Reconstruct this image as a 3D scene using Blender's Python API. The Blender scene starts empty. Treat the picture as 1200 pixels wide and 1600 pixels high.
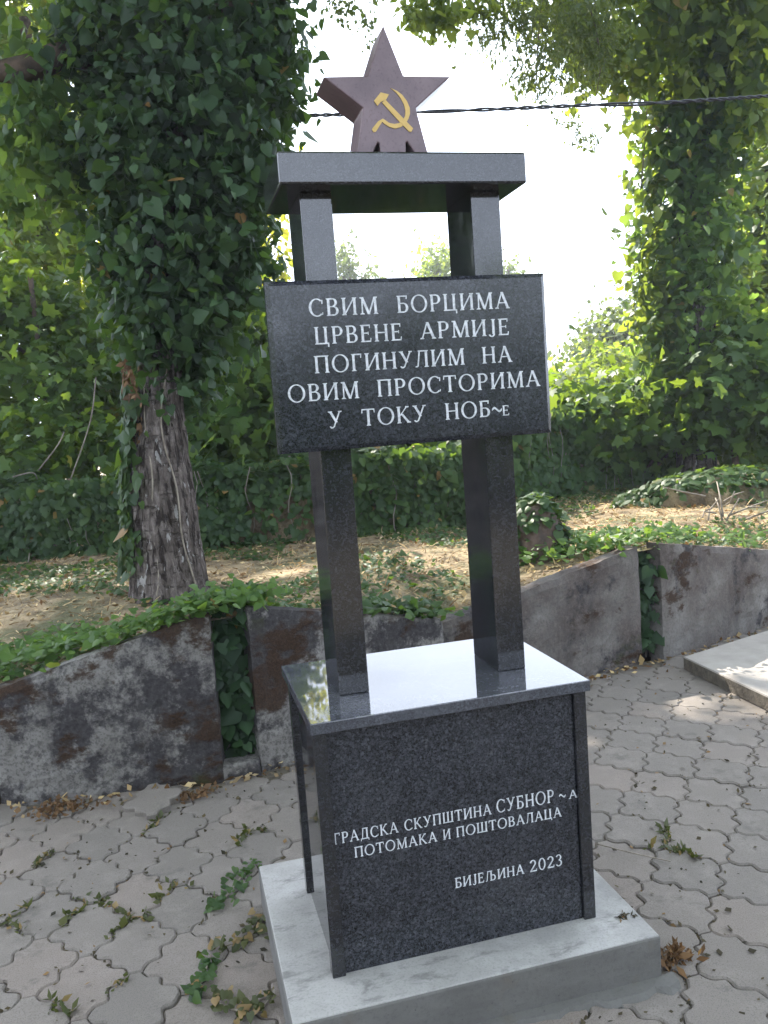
import bpy, bmesh, math, random
import numpy as np
from mathutils import Vector, Matrix
R = math.radians
scene = bpy.context.scene
col = scene.collection
random.seed(7)
RNG = np.random.default_rng(11)

# ------------------------------------------------------------ camera, sky, sun
F_PX, CAM = 1320.3, np.array([-0.2856, -2.1116, 1.6403])
RX, ROLL, YAW = 1.4596, -0.0726, -0.2431
M3 = (Matrix.Rotation(YAW, 3, 'Z') @ Matrix.Rotation(RX, 3, 'X') @ Matrix.Rotation(ROLL, 3, 'Z'))
cd = bpy.data.cameras.new('camera'); cam = bpy.data.objects.new('camera', cd); col.objects.link(cam)
cd.sensor_width = 36; cd.lens = F_PX / 1600 * 36; cd.clip_start = .05; cd.clip_end = 2000
cam.matrix_world = Matrix.Translation(Vector(CAM)) @ M3.to_4x4()
scene.camera = cam
SUN_AZ, SUN_EL = R(-16), R(47)          # azimuth from +Y towards +X
w = bpy.data.worlds.new('World'); scene.world = w; w.use_nodes = True
nt = w.node_tree; nt.nodes.clear()
sky = nt.nodes.new('ShaderNodeTexSky'); sky.sky_type = 'NISHITA'; sky.sun_disc = False
sky.sun_elevation = SUN_EL; sky.sun_rotation = SUN_AZ; sky.dust_density = 3.0; sky.air_density = 1.0
tc = nt.nodes.new('ShaderNodeTexCoord'); cn = nt.nodes.new('ShaderNodeTexNoise'); cn.inputs['Scale'].default_value = 3.0
cn.inputs['Detail'].default_value = 6
mp = nt.nodes.new('ShaderNodeMapping'); mp.inputs['Scale'].default_value = (1, 1, 3.5)
rmp = nt.nodes.new('ShaderNodeMapRange'); rmp.inputs['From Min'].default_value = .3; rmp.inputs['From Max'].default_value = .7
rmp.inputs['To Min'].default_value = .5; rmp.inputs['To Max'].default_value = .85
mx = nt.nodes.new('ShaderNodeMix'); mx.data_type = 'RGBA'
mx.inputs['B'].default_value = (25.5, 28.4, 33.8, 1)     # thin high cloud
bg = nt.nodes.new('ShaderNodeBackground'); bg.inputs['Strength'].default_value = .055
wo = nt.nodes.new('ShaderNodeOutputWorld')
nt.links.new(tc.outputs['Generated'], mp.inputs['Vector']); nt.links.new(mp.outputs['Vector'], cn.inputs['Vector'])
nt.links.new(cn.outputs['Fac'], rmp.inputs['Value']); nt.links.new(rmp.outputs['Result'], mx.inputs['Factor'])
nt.links.new(sky.outputs['Color'], mx.inputs['A']); nt.links.new(mx.outputs['Result'], bg.inputs['Color'])
nt.links.new(bg.outputs['Background'], wo.inputs['Surface'])
sd = bpy.data.lights.new('sun', 'SUN'); sun = bpy.data.objects.new('sun', sd); col.objects.link(sun)
sd.energy = 5.0; sd.angle = R(.53); sd.color = (1, .93, .82)
sdir = Vector((math.sin(SUN_AZ) * math.cos(SUN_EL), math.cos(SUN_AZ) * math.cos(SUN_EL), math.sin(SUN_EL)))
sun.rotation_euler = sdir.to_track_quat('Z', 'Y').to_euler(); sun.location = (0, 0, 30)
scene.view_settings.view_transform = 'Standard'; scene.view_settings.look = 'None'
scene.view_settings.exposure = 1.6; scene.view_settings.gamma = 1
scene.render.engine = 'CYCLES'; scene.cycles.use_denoising = True
scene.cycles.max_bounces = 7; scene.cycles.diffuse_bounces = 4; scene.cycles.transmission_bounces = 4
scene.cycles.caustics_reflective = False; scene.cycles.caustics_refractive = False

# ------------------------------------------------------------ helpers
M3n = np.array(M3)
def at(u, v, dep):
    """point seen at photo pixel (1200x1600) u,v at depth dep metres along the view axis"""
    return CAM + dep * (M3n @ np.array([(u - 600) / F_PX, (800 - v) / F_PX, -1.0]))
def on_y(u, v, y):
    r = M3n @ np.array([(u - 600) / F_PX, (800 - v) / F_PX, -1.0]); return CAM + (y - CAM[1]) / r[1] * r
def on_z(u, v, z):
    r = M3n @ np.array([(u - 600) / F_PX, (800 - v) / F_PX, -1.0]); return CAM + (z - CAM[2]) / r[2] * r

ORG = {}
def props(o, label=None, cat=None, group=None, kind=None):
    if label: o['label'] = label
    if cat: o['category'] = cat
    if group: o['group'] = group
    if kind: o['kind'] = kind
    return o
def thing(name, loc, label, cat, group=None):
    o = bpy.data.objects.new(name, None); o.empty_display_size = .1; col.objects.link(o)
    o.location = loc; ORG[o.name] = np.array(loc, float)
    return props(o, label, cat, group)
class MB:
    def __init__(s): s.v = []; s.f = []; s.n = 0; s.sm = []
    def add(s, verts, faces, smooth=False):
        verts = np.asarray(verts, float).reshape(-1, 3); b = s.n
        s.v.append(verts); s.n += len(verts)
        for f in faces: s.f.append([i + b for i in f]); s.sm.append(smooth)
    def box(s, lo, hi):
        x0, y0, z0 = lo; x1, y1, z1 = hi
        s.add([(x0,y0,z0),(x1,y0,z0),(x1,y1,z0),(x0,y1,z0),(x0,y0,z1),(x1,y0,z1),(x1,y1,z1),(x0,y1,z1)],
              [(3,2,1,0),(4,5,6,7),(0,1,5,4),(1,2,6,5),(2,3,7,6),(3,0,4,7)])
    def bbox(s, lo, hi, r=.004, seg=2):
        bm = bmesh.new(); bmesh.ops.create_cube(bm, size=1)
        lo = np.array(lo); hi = np.array(hi)
        for v in bm.verts: v.co = Vector((lo + hi) / 2 + np.array(v.co) * (hi - lo))
        bmesh.ops.bevel(bm, geom=bm.edges[:], offset=r, segments=seg, affect='EDGES', profile=.5)
        bm.verts.index_update()
        s.add([v.co[:] for v in bm.verts], [[v.index for v in f.verts] for f in bm.faces]); bm.free()
    def tube(s, pts, radii, seg=8, cap=True, noise=0, smooth=True):
        pts = [Vector(p) for p in pts]; n = len(pts)
        if np.isscalar(radii): radii = [radii] * n
        vs = []; up = Vector((.31, .2, .93))
        for i, p in enumerate(pts):
            d = (pts[min(i + 1, n - 1)] - pts[max(i - 1, 0)]).normalized()
            a = d.cross(up)
            if a.length < 1e-3: a = d.cross(Vector((1, 0, 0)))
            a.normalize(); b = d.cross(a); up = -b if False else up
            for k in range(seg):
                t = 2 * math.pi * k / seg; rr = radii[i] * (1 + noise * random.uniform(-1, 1))
                vs.append(p + a * (rr * math.cos(t)) + b * (rr * math.sin(t)))
        fs = [(i*seg+k, i*seg+(k+1)%seg, (i+1)*seg+(k+1)%seg, (i+1)*seg+k) for i in range(n-1) for k in range(seg)]
        if cap: fs += [tuple(range(seg))[::-1], tuple((n-1)*seg + k for k in range(seg))]
        s.add([v[:] for v in vs], fs, smooth)
    def prism_y(s, poly, y0, y1, round_=0):
        """poly of (x,z), extruded from y0 (front) to y1"""
        n = len(poly); A = sum(poly[i][0]*poly[(i+1)%n][1]-poly[(i+1)%n][0]*poly[i][1] for i in range(n))
        if A < 0: poly = poly[::-1]
        vs = [(x, y0, z) for x, z in poly] + [(x, y1, z) for x, z in poly]
        fs = [tuple(range(n)), tuple(range(2*n-1, n-1, -1))] + [(i, n+i, n+(i+1)%n, (i+1)%n) for i in range(n)]
        s.add(vs, fs)
    def build(s, name, mat, parent=None, **kw):
        me = bpy.data.meshes.new(name); V = np.concatenate(s.v)
        if parent is None:
            c = (V.min(0) + V.max(0)) / 2; c[2] = V[:, 2].min()
        else: c = ORG[parent.name]
        me.from_pydata((V - c).tolist(), [], s.f); me.polygons.foreach_set('use_smooth', s.sm)
        return finish(me, name, mat, parent, c, kw)
def finish(me, name, mat, parent, c, kw):
    me.update(); o = bpy.data.objects.new(name, me); col.objects.link(o); ORG[o.name] = np.array(c, float)
    if mat: me.materials.append(mat)
    if parent: o.parent = parent
    else: o.location = c
    return props(o, **kw)
def raw_mesh(V, loops, counts, name, mat, parent=None, smooth=False, **kw):
    if parent is None:
        c = (V.min(0) + V.max(0)) / 2; c[2] = V[:, 2].min()
    else: c = ORG[parent.name]
    me = bpy.data.meshes.new(name); V = V - c
    me.vertices.add(len(V)); me.vertices.foreach_set('co', V.astype(np.float32).ravel())
    me.loops.add(len(loops)); me.loops.foreach_set('vertex_index', loops.astype(np.int32))
    me.polygons.add(len(counts)); st = np.concatenate([[0], np.cumsum(counts)[:-1]])
    me.polygons.foreach_set('loop_start', st.astype(np.int32)); me.polygons.foreach_set('loop_total', counts.astype(np.int32))
    if smooth: me.polygons.foreach_set('use_smooth', np.ones(len(counts), bool))
    me.update(calc_edges=True); me.validate()
    return finish(me, name, mat, parent, c, kw)

# ------------------------------------------------------------ materials
class N:
    def __init__(s, name):
        s.m = bpy.data.materials.new(name); s.m.use_nodes = True; s.t = s.m.node_tree
        s.b = s.t.nodes['Principled BSDF']; s.out = s.t.nodes['Material Output']
        s.co = s.new('ShaderNodeTexCoord').outputs['Object']
    def new(s, t, **kw):
        n = s.t.nodes.new(t)
        for k, v in kw.items(): setattr(n, k, v)
        return n
    def link(s, a, b): s.t.links.new(a, b)
    def noise(s, scale, detail=4, rough=.55, dist=0, vec=None, sc=None):
        n = s.new('ShaderNodeTexNoise'); n.inputs['Scale'].default_value = scale; n.inputs['Detail'].default_value = detail
        n.inputs['Roughness'].default_value = rough; n.inputs['Distortion'].default_value = dist
        v = vec or s.co
        if sc:
            m = s.new('ShaderNodeMapping'); m.inputs['Scale'].default_value = sc; s.link(v, m.inputs['Vector']); v = m.outputs['Vector']
        s.link(v, n.inputs['Vector']); return n.outputs['Fac']
    def vor(s, scale, feature='F1', out='Distance', sc=None, vec=None, rnd=1):
        n = s.new('ShaderNodeTexVoronoi', feature=feature); n.inputs['Scale'].default_value = scale
        n.inputs['Randomness'].default_value = rnd
        v = vec or s.co
        if sc:
            m = s.new('ShaderNodeMapping'); m.inputs['Scale'].default_value = sc; s.link(v, m.inputs['Vector']); v = m.outputs['Vector']
        s.link(v, n.inputs['Vector']); return n.outputs[out]
    def ramp(s, fac, stops, interp='LINEAR'):
        r = s.new('ShaderNodeValToRGB'); r.color_ramp.interpolation = interp; e = r.color_ramp.elements
        while len(e) < len(stops): e.new(.5)
        for i, (p, c) in enumerate(stops):
            e[i].position = p; e[i].color = (c, c, c, 1) if np.isscalar(c) else (*c, 1)
        s.link(fac, r.inputs['Fac']); return r.outputs['Color']
    def mix(s, fac, a, b, mode='MIX'):
        n = s.new('ShaderNodeMix', data_type='RGBA', blend_type=mode)
        for k, v in (('Factor', fac), ('A', a), ('B', b)):
            if isinstance(v, bpy.types.NodeSocket): s.link(v, n.inputs[k])
            elif k == 'Factor': n.inputs[k].default_value = v
            else: n.inputs[k].default_value = (v, v, v, 1) if np.isscalar(v) else (*v, 1)
        return n.outputs['Result']
    def set(s, color=None, rough=None, bump=None, bstr=.3, bdist=.01, spec=None):
        for k, v in (('Base Color', color), ('Roughness', rough)):
            if v is None: continue
            if isinstance(v, bpy.types.NodeSocket): s.link(v, s.b.inputs[k])
            elif k == 'Base Color': s.b.inputs[k].default_value = (*v, 1)
            else: s.b.inputs[k].default_value = v
        if spec is not None: s.b.inputs['Specular IOR Level'].default_value = spec
        if bump is not None:
            n = s.new('ShaderNodeBump'); n.inputs['Strength'].default_value = bstr; n.inputs['Distance'].default_value = bdist
            s.link(bump, n.inputs['Height']); s.link(n.outputs['Normal'], s.b.inputs['Normal'])
        return s.m
def island(n): return n.new('ShaderNodeNewGeometry').outputs['Random Per Island']

def granite(name, rough=.09, lo=.006, hi=.10, spec=.5, tint=(.96, 1.0, 1.2), dust=.04):
    n = N(name)
    a = n.vor(170, out='Color'); sep = n.new('ShaderNodeSeparateColor'); n.link(a, sep.inputs['Color'])
    g = n.ramp(sep.outputs['Red'], [(0, lo), (.45, lo * 2.4), (.75, hi * .5), (1, hi)])
    f = n.noise(300, 2); g = n.mix(.55, g, n.ramp(f, [(.38, lo), (.66, hi * .75)]))
    g = n.mix(n.ramp(n.noise(9, 3), [(.35, 0), (.7, .35)]), g, n.mix(1, g, (.55, .55, .55), 'MULTIPLY'))
    g = n.mix(1, g, tint, 'MULTIPLY')
    g = n.mix(n.ramp(n.noise(5, 7, .7, sc=(1, 2.2, 1)), [(.5, 0), (.75, dust)]), g, (.45, .45, .46))
    r = n.ramp(n.noise(6, 7, .7, sc=(1, 2.5, 1)), [(.35, rough * .6), (.6, rough * 1.3), (.75, rough * 3)])
    return n.set(g, r, spec=spec)
def leaf_mat(name, c0, c1, tr, tf=.4, rough=.48, dead=(.24, .14, .05), deadp=.02, spec=.28):
    n = N(name); i = island(n)
    c = n.ramp(i, [(0, c0), (.5, [(a + b) / 2 for a, b in zip(c0, c1)]), (1 - deadp - .001, c1), (1 - deadp, dead)])
    big = n.noise(1.3, 2); c = n.mix(n.ramp(big, [(.35, 0), (.7, .5)]), c, n.mix(1, c, (1.5, 1.35, .9), 'MULTIPLY'))
    n.set(c, rough, spec=spec)
    t = n.new('ShaderNodeBsdfTranslucent'); tcol = n.mix(n.ramp(i, [(0, 0), (1, .6)]), tr, (tr[0] * 1.35, tr[1] * 1.1, tr[2]))
    n.link(tcol, t.inputs['Color'])
    m = n.new('ShaderNodeMixShader'); m.inputs[0].default_value = tf
    n.link(n.b.outputs[0], m.inputs[1]); n.link(t.outputs[0], m.inputs[2]); n.link(m.outputs[0], n.out.inputs['Surface'])
    return n.m

G_POLISH = granite('granite_polished', .035, .004, .05, spec=.8)
G_DARK = granite('granite_dark', .09, .004, .052, spec=.8, dust=.02)
G_TOP = granite('granite_slab', .035, .03, .13, spec=.8, dust=.12)
G_FRONT = granite('granite_front', .16, .005, .095)
def _white():
    n = N('white_paint'); return n.set(n.ramp(n.noise(90, 4, .7), [(.35, (.42, .43, .46)), (.6, (.70, .71, .74))]), .6)  # grey mottling in the white imitates slight relief shading on the letters
WHITE = _white()
def _gold():
    n = N('gold_paint'); c = n.mix(n.noise(60, 3), (.50, .31, .07), (.68, .46, .14)); return n.set(c, .45)
GOLD = _gold()
def _star():
    n = N('star_stone'); c = n.ramp(n.noise(7, 5), [(.3, (.088, .052, .060)), (.7, (.165, .108, .118))])
    c = n.mix(n.ramp(n.noise(120, 2), [(.55, 0), (.75, .5)]), c, (.06, .03, .035)); return n.set(c, .3, n.noise(40, 3), .08)
STAR = _star()
def _plinth():
    n = N('new_concrete'); c = n.ramp(n.noise(3.5, 8, .68), [(.3, (.26, .25, .238)), (.5, (.345, .333, .32)), (.72, (.42, .408, .395))])
    st = n.noise(9, 8, .72, .3, sc=(.8, 1.7, 1)); c = n.mix(n.ramp(st, [(.53, 0), (.64, .75)]), c, (.15, .146, .14))
    c = n.mix(n.ramp(n.noise(2.3, 5, .6), [(.56, 0), (.64, .5)]), c, (.20, .195, .19))
    c = n.mix(n.ramp(n.noise(140, 4, .7), [(.5, 0), (.75, .5)]), c, (.14, .135, .13))
    pits = n.ramp(n.vor(30), [(0, 1), (.05, 0)]); c = n.mix(pits, c, (.08, .08, .08))
    return n.set(c, .88, n.mix(.5, n.noise(60, 6, .7), st), .45, .004, spec=.3)
PLINTH = _plinth()
def _form():
    n = N('formed_concrete'); c = n.ramp(n.noise(3.5, 6, .6, sc=(1, 1, 2.5)), [(.3, (.10, .096, .091)), (.7, (.165, .158, .15))])
    c = n.mix(n.ramp(n.noise(9, 3), [(.62, 0), (.75, .6)]), c, (.13, .11, .085))
    c = n.mix(n.ramp(n.noise(1.3, 7, .7, sc=(1, 1, 3)), [(.5, 0), (.7, .6)]), c, (.10, .095, .088))
    c = n.mix(n.ramp(n.noise(90, 4, .7), [(.5, 0), (.75, .45)]), c, (.07, .068, .065))
    pits = n.ramp(n.vor(28), [(0, 1), (.07, 0)]); c = n.mix(pits, c, (.03, .03, .03))
    return n.set(c, .9, n.noise(45, 7, .7), .5, .005, spec=.25)
FORMED = _form()
def _paver():
    n = N('paver'); i = island(n)
    c = n.ramp(i, [(0, (.165, .146, .130)), (.35, (.188, .164, .145)), (.7, (.198, .171, .150)), (1, (.226, .186, .161))])
    c = n.mix(n.ramp(n.noise(1.7, 6, .65), [(.3, 0), (.75, .7)]), c, (.145, .128, .112))
    c = n.mix(n.ramp(n.noise(11, 5, .65), [(.5, 0), (.8, .55)]), c, (.27, .24, .213))
    c = n.mix(n.ramp(n.noise(260, 2), [(.35, .5), (.5, 0)]), c, (.07, .065, .06))
    c = n.mix(n.ramp(n.vor(55), [(0, .9), (.05, 0)]), c, (.40, .39, .37))
    c = n.mix(n.ramp(n.noise(5, 8, .72), [(.58, 0), (.66, .55)]), c, (.085, .078, .068))
    return n.set(c, .82, n.noise(200, 5, .7), .45, .003, spec=.35)
PAVER = _paver()
def _soil():
    n = N('joint_soil'); c = n.ramp(n.noise(25, 5), [(.3, (.06, .05, .038)), (.7, (.15, .125, .095))]); return n.set(c, .95, n.noise(80, 4), .6, .01)
SOIL = _soil()
def _earth():
    n = N('terrace_earth'); c = n.ramp(n.noise(5, 6, .65), [(.32, (.07, .05, .028)), (.48, (.19, .14, .08)), (.66, (.44, .34, .205))])
    c = n.mix(n.ramp(n.noise(1.6, 3), [(.50, 0), (.62, .75)]), c, (.06, .075, .028)); return n.set(c, .95, n.noise(40, 6), .8, .03)
EARTH = _earth()
def _oldconc(k=0, mk=0):
    n = N('weathered_concrete')
    c = n.ramp(n.noise(5, 6, .65), [(.3, (.17, .158, .147)), (.6, (.25, .236, .222)), (.8, (.32, .305, .288))])
    spots = n.noise(55, 5, .7); c = n.mix(n.ramp(spots, [(.47, 0), (.62, .75 - 4.5 * k)]), c, (.075, .068, .066))
    if k: c = n.mix(n.ramp(n.noise(1.5, 5, .6), [(.34, 0), (.54, .9)]), c, n.ramp(n.noise(24, 7, .75), [(.3, (.038, .03, .03)), (.5, (.085, .068, .062)), (.7, (.16, .135, .125))]))
    lich = n.noise(2.2, 9, .72); lf = n.ramp(lich, [(.455 + k, 0), (.515 + k, .95)])
    c = n.mix(lf, c, n.ramp(n.noise(45, 5, .7), [(.3, (.022, .02, .022)), (.6, (.060, .055, .058)), (.8, (.17, .16, .155))]))
    moss = n.noise(1.9, 8, .68, 0, sc=(1, 1, 1.6)); mf = n.ramp(moss, [(.525 + mk, 0), (.57 + mk, .92)])
    c = n.mix(mf, c, n.ramp(n.noise(110, 4, .7), [(.3, (.018, .012, .009)), (.7, (.07, .04, .024))]))
    c = n.mix(n.ramp(n.noise(3.3, 7, .65), [(.62, 0), (.70, .6)]), c, (.05, .055, .022))
    streak = n.noise(10, 4, .6, sc=(1, 1, .12)); c = n.mix(n.ramp(streak, [(.56, 0), (.72, .4)]), c, (.06, .055, .055))
    h = n.mix(.5, n.noise(26, 8, .75), n.mix(.5, spots, mf)); return n.set(c, .95, h, .8, .02, spec=.15)
OLDC = _oldconc(); OLDC2 = _oldconc(.075, .03)
def _slab():
    n = N('raised_slab'); c = n.ramp(n.noise(6, 6), [(.3, (.24, .215, .19)), (.7, (.34, .31, .28))]); return n.set(c, .88, n.noise(120, 4), .3, .004)
SLAB = _slab()
def _bark():
    n = N('bark'); f = n.noise(16, 9, .72, .3, sc=(1.6, 1.6, .42)); v = n.noise(19, 5, .62, .35, sc=(1.6, 1.6, .26)); x = n.noise(26, 4, .6, sc=(.5, .5, 1.3))
    c = n.ramp(f, [(.32, (.042, .034, .030)), (.5, (.125, .103, .093)), (.68, (.26, .225, .21))])
    c = n.mix(n.ramp(v, [(.41, .95), (.475, 0)]), c, (.024, .018, .016))
    c = n.mix(n.ramp(x, [(.36, .6), (.42, 0)]), c, (.035, .027, .024))
    c = n.mix(n.ramp(n.noise(60, 5, .7), [(.45, 0), (.7, .5)]), c, (.07, .055, .048))
    lich = n.noise(15, 5, .6, .2, sc=(1.5, 1.5, .5)); c = n.mix(n.ramp(lich, [(.625, 0), (.645, .85)]), c, (.36, .345, .335))
    h = n.mix(.4, n.mix(.5, f, n.ramp(x, [(.34, 0), (.44, 1)])), n.ramp(v, [(.36, 0), (.54, 1)])); return n.set(c, .93, h, 1.0, .03, spec=.15)
BARK = _bark()
def _branch():
    n = N('branch_bark'); c = n.ramp(n.noise(14, 4, sc=(1, 1, 1)), [(.3, (.05, .035, .028)), (.7, (.15, .10, .075))]); return n.set(c, .9, n.noise(50, 4), .5, .01)
BRANCH = _branch()
def _vine():
    n = N('vine_stem'); c = n.ramp(n.noise(20, 3), [(.3, (.15, .12, .095)), (.7, (.30, .26, .21))]); return n.set(c, .9)
VINE = _vine()
CABLE = N('cable_rubber').set((.018, .018, .024), .5)
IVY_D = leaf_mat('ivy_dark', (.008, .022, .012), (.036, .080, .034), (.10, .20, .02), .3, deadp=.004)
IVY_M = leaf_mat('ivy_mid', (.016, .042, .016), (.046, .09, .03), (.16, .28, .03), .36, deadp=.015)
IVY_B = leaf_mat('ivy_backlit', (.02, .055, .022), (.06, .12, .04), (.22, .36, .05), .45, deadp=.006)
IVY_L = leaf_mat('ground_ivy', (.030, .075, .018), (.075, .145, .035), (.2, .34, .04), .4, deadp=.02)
TREE_L = leaf_mat('tree_leaf', (.022, .05, .012), (.06, .105, .024), (.34, .46, .05), .48, deadp=.004)
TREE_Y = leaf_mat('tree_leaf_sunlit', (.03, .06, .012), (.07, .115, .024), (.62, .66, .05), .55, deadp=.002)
BROAD = leaf_mat('broad_leaf', (.024, .06, .016), (.06, .12, .028), (.26, .40, .03), .38, deadp=.003)
FINE = leaf_mat('fine_leaf', (.03, .055, .025), (.07, .10, .04), (.20, .27, .05), .45, deadp=.003)
DRY = leaf_mat('dry_litter', (.16, .105, .055), (.58, .46, .28), (.2, .13, .04), .2, rough=.9, dead=(.11, .06, .03), deadp=.2, spec=.1)
DEAD = leaf_mat('withered_leaf', (.07, .042, .024), (.20, .12, .065), (.2, .1, .03), .2, rough=.9, deadp=.05)
WEED = leaf_mat('weed_green', (.035, .045, .017), (.075, .08, .03), (.12, .16, .03), .3, dead=(.22, .15, .07), deadp=.2)
BITS = leaf_mat('dark_bits', (.02, .018, .012), (.07, .055, .03), (.05, .04, .01), .1, rough=.9, dead=(.16, .1, .05), deadp=.15)

# ------------------------------------------------------------ leaves
_iv = [(0, 0), (.30, -.16), (.52, .10), (.44, .42), (.20, .76), (0, 1.06)]
def tmpl_ivy(bulge=.16):
    half = [(x, y, -bulge * x * (1 + .6 * y)) for x, y in _iv]
    V = half + [(-x, y, z) for x, y, z in half[1:-1]]
    return np.array(V), [[0, 1, 2, 3, 4, 5], [0, 5, 9, 8, 7, 6]]
def tmpl_broad():
    h = [(0, 0, 0), (.34, -.10, -.05), (.62, .06, -.12), (.40, .30, -.05), (.58, .62, -.14), (.24, .62, -.06), (0, 1.05, -.12)]
    V = h + [(-x, y, z) for x, y, z in h[1:-1]]
    return np.array(V, float), [[0, 1, 2, 3, 4, 5, 6], [0, 6, 11, 10, 9, 8, 7]]
def tmpl_oval(wd=.34):
    return np.array([(0, 0, 0), (wd, .42, -.06), (0, 1, -.1), (-wd, .42, -.06)], float), [[0, 1, 2], [0, 2, 3]]
def tmpl_straw(wd=.05):
    return np.array([(-wd, 0, 0), (wd, 0, 0), (wd, .5, .06), (-wd, .5, .06), (wd * .5, 1, 0), (-wd * .5, 1, 0)], float), [[0, 1, 2, 3], [3, 2, 4, 5]]
IVY_T, BROAD_T, OVAL_T, NARROW_T, STRAW_T = tmpl_ivy(), tmpl_broad(), tmpl_oval(), tmpl_oval(.2), tmpl_straw()
def unit(a): return a / (np.linalg.norm(a, axis=1, keepdims=True) + 1e-9)
def leaves(P, Nn, T, S, tm, name, mat, parent=None, **kw):
    TV, TF = tm; k = len(P)
    Nn = unit(Nn); T = unit(T - Nn * (T * Nn).sum(1, keepdims=True)); B = np.cross(T, Nn)
    S = np.asarray(S).reshape(-1, 1, 1)
    V = P[:, None, :] + S * (TV[None, :, 0:1] * B[:, None] + TV[None, :, 1:2] * T[:, None] + TV[None, :, 2:3] * Nn[:, None])
    m = len(TV); base = np.concatenate([np.array(f) for f in TF]); cnt = np.array([len(f) for f in TF])
    loops = (np.arange(k)[:, None] * m + base[None]).ravel()
    return raw_mesh(V.reshape(-1, 3), loops, np.tile(cnt, k), name, mat, parent, **kw)
def rnd_dirs(n): return unit(RNG.normal(size=(n, 3)))
def lumpn(P, k):
    x, y, z = (P * k).T
    return (np.sin(x * 1.9 + 1.3 * np.sin(z * 1.1) + .5) * np.sin(z * 1.6 + 1.1 * np.sin(y * 1.7) + 2) + .6 * np.sin(x * 3.7 + y * 2.9 + 1) * np.sin(z * 3.1 - y * 2.2)) / 1.3
def cloud(ells, n, per=14, spread=.2, lo=.55, up=.35, hang=.9, jit=.55, keep=None, zs=1.0, lump=0):
    """leaf positions/normals/tips spread in clumps through ellipsoid shells; ells: (centre, radii)"""
    wts = np.array([(r[0] * r[1] + r[0] * r[2] + r[1] * r[2]) for c, r in ells]); wts = wts / wts.sum()
    nc = max(1, n // per); idx = RNG.choice(len(ells), nc, p=wts)
    C = np.array([e[0] for e in ells])[idx]; Rr = np.array([e[1] for e in ells])[idx]
    d = rnd_dirs(nc); f = RNG.uniform(lo ** 3, 1.15, nc) ** (1 / 3)
    if lump:
        nz = lumpn(C + d * Rr, lump); f = f * (1 + .16 * nz)
        kp = RNG.random(nc) < np.where(f > .8, np.clip(.62 + .75 * nz, .06, 1), .8); C, Rr, d, f, idx = C[kp], Rr[kp], d[kp], f[kp], idx[kp]; nc = len(f)
    cc = C + d * Rr * f[:, None]
    q = np.repeat(np.arange(nc), per); k = len(q)
    sp = spread * RNG.uniform(.5, 1.5, nc)[q][:, None]
    P = cc[q] + RNG.normal(size=(k, 3)) * sp * np.array([1, 1, zs])
    out = unit((d / Rr)[q]); Nn = out * (1 - jit * .5) + np.array([0, 0, up]) + RNG.normal(size=(k, 3)) * jit
    T = np.array([0, 0, -hang]) + out * .35 + RNG.normal(size=(k, 3)) * .5
    if keep is not None:
        m = keep(P); P, Nn, T = P[m], Nn[m], T[m]
    return P, Nn, T
def ell(u, v, dep, ru, rv, rd): return (at(u, v, dep), np.array([ru * dep / F_PX, rd, rv * dep / F_PX]))
def sizes(k, s, var=.35): return s * np.clip(RNG.lognormal(-.05, .33, k), .4, 1.9)
def foliage(name, ells, n, size, tm, mat, parent=None, **k2):
    ck = {k: k2.pop(k) for k in list(k2) if k in ('per', 'spread', 'lo', 'up', 'hang', 'jit', 'keep', 'zs', 'lump')}
    P, Nn, T = cloud(ells, n, **ck); return leaves(P, Nn, T, sizes(len(P), size), tm, name, mat, parent, **k2)

# ------------------------------------------------------------ ground, pavement, terrace
g = MB(); g.add([(-400, -400, -.05), (400, -400, -.05), (400, 400, -.05), (-400, 400, -.05)], [(0, 1, 2, 3)])
g.build('ground', SOIL, kind='structure')

def catmull(pts, n=5):
    out = []; P = [np.array(p, float) for p in pts]; P = [2 * P[0] - P[1]] + P + [2 * P[-1] - P[-2]]
    for i in range(1, len(P) - 2):
        for k in range(n):
            t = k / n; a, b, c, d = P[i-1], P[i], P[i+1], P[i+2]
            out.append(.5 * (2*b + (c-a)*t + (2*a-5*b+4*c-d)*t*t + (3*b-a-3*c+d)*t**3))
    out.append(P[-2]); return out
S_, A_, B_ = .045, .110, .155
E1 = catmull([(0, 0), (.2, -.45), (.38, 1.7), (.57, -.45), (.8, 1.65), (1, 0)], 4)
E2 = catmull([(0, 0), (.23, .5), (.37, -1.3), (.6, 1.64), (.8, -.6), (1, 0)], 4)
def edge(p, q, prof, rev=False):
    p, q = np.array(p), np.array(q); d = q - p; L = np.linalg.norm(d); nn = np.array([-d[1], d[0]]) / L
    return [p + d * t + nn * o * .01 for t, o in prof]
T1, T2, Rv, B2, B1, Lv = (0, 0), (S_, 0), (S_ + A_, -B_), (S_, -2 * B_), (0, -2 * B_), (-A_, -B_)
e_a = edge(T2, Rv, E1); e_b = edge(Rv, B2, E2)
e_c = [p - np.array((S_ + A_, B_)) + np.array((0, 0)) for p in e_a]          # L -> B1
e_c = edge(Lv, B1, E1); e_d = edge(T1, Lv, E2)
outline = [np.array(T1)] + e_a[:-1] + e_b + e_c[::-1][:-1] + e_d[::-1][:-1]
outline = np.array(outline); ctr = outline.mean(0)
if np.sum(outline[:, 0] * np.roll(outline[:, 1], -1) - np.roll(outline[:, 0], -1) * outline[:, 1]) < 0: outline = outline[::-1]
def inset(o, d):
    t = np.roll(o, -1, 0) - np.roll(o, 1, 0); t /= np.linalg.norm(t, axis=1, keepdims=True) + 1e-9
    return o + d * np.stack([-t[:, 1], t[:, 0]], 1)
ring0, ring1 = inset(outline, .0026), inset(outline, .0085)
ca, sa = math.cos(R(1.3)), math.sin(R(1.3)); ROT = np.array([[ca, sa], [-sa, ca]])
ORIG = np.array((1.133, .345))
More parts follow.
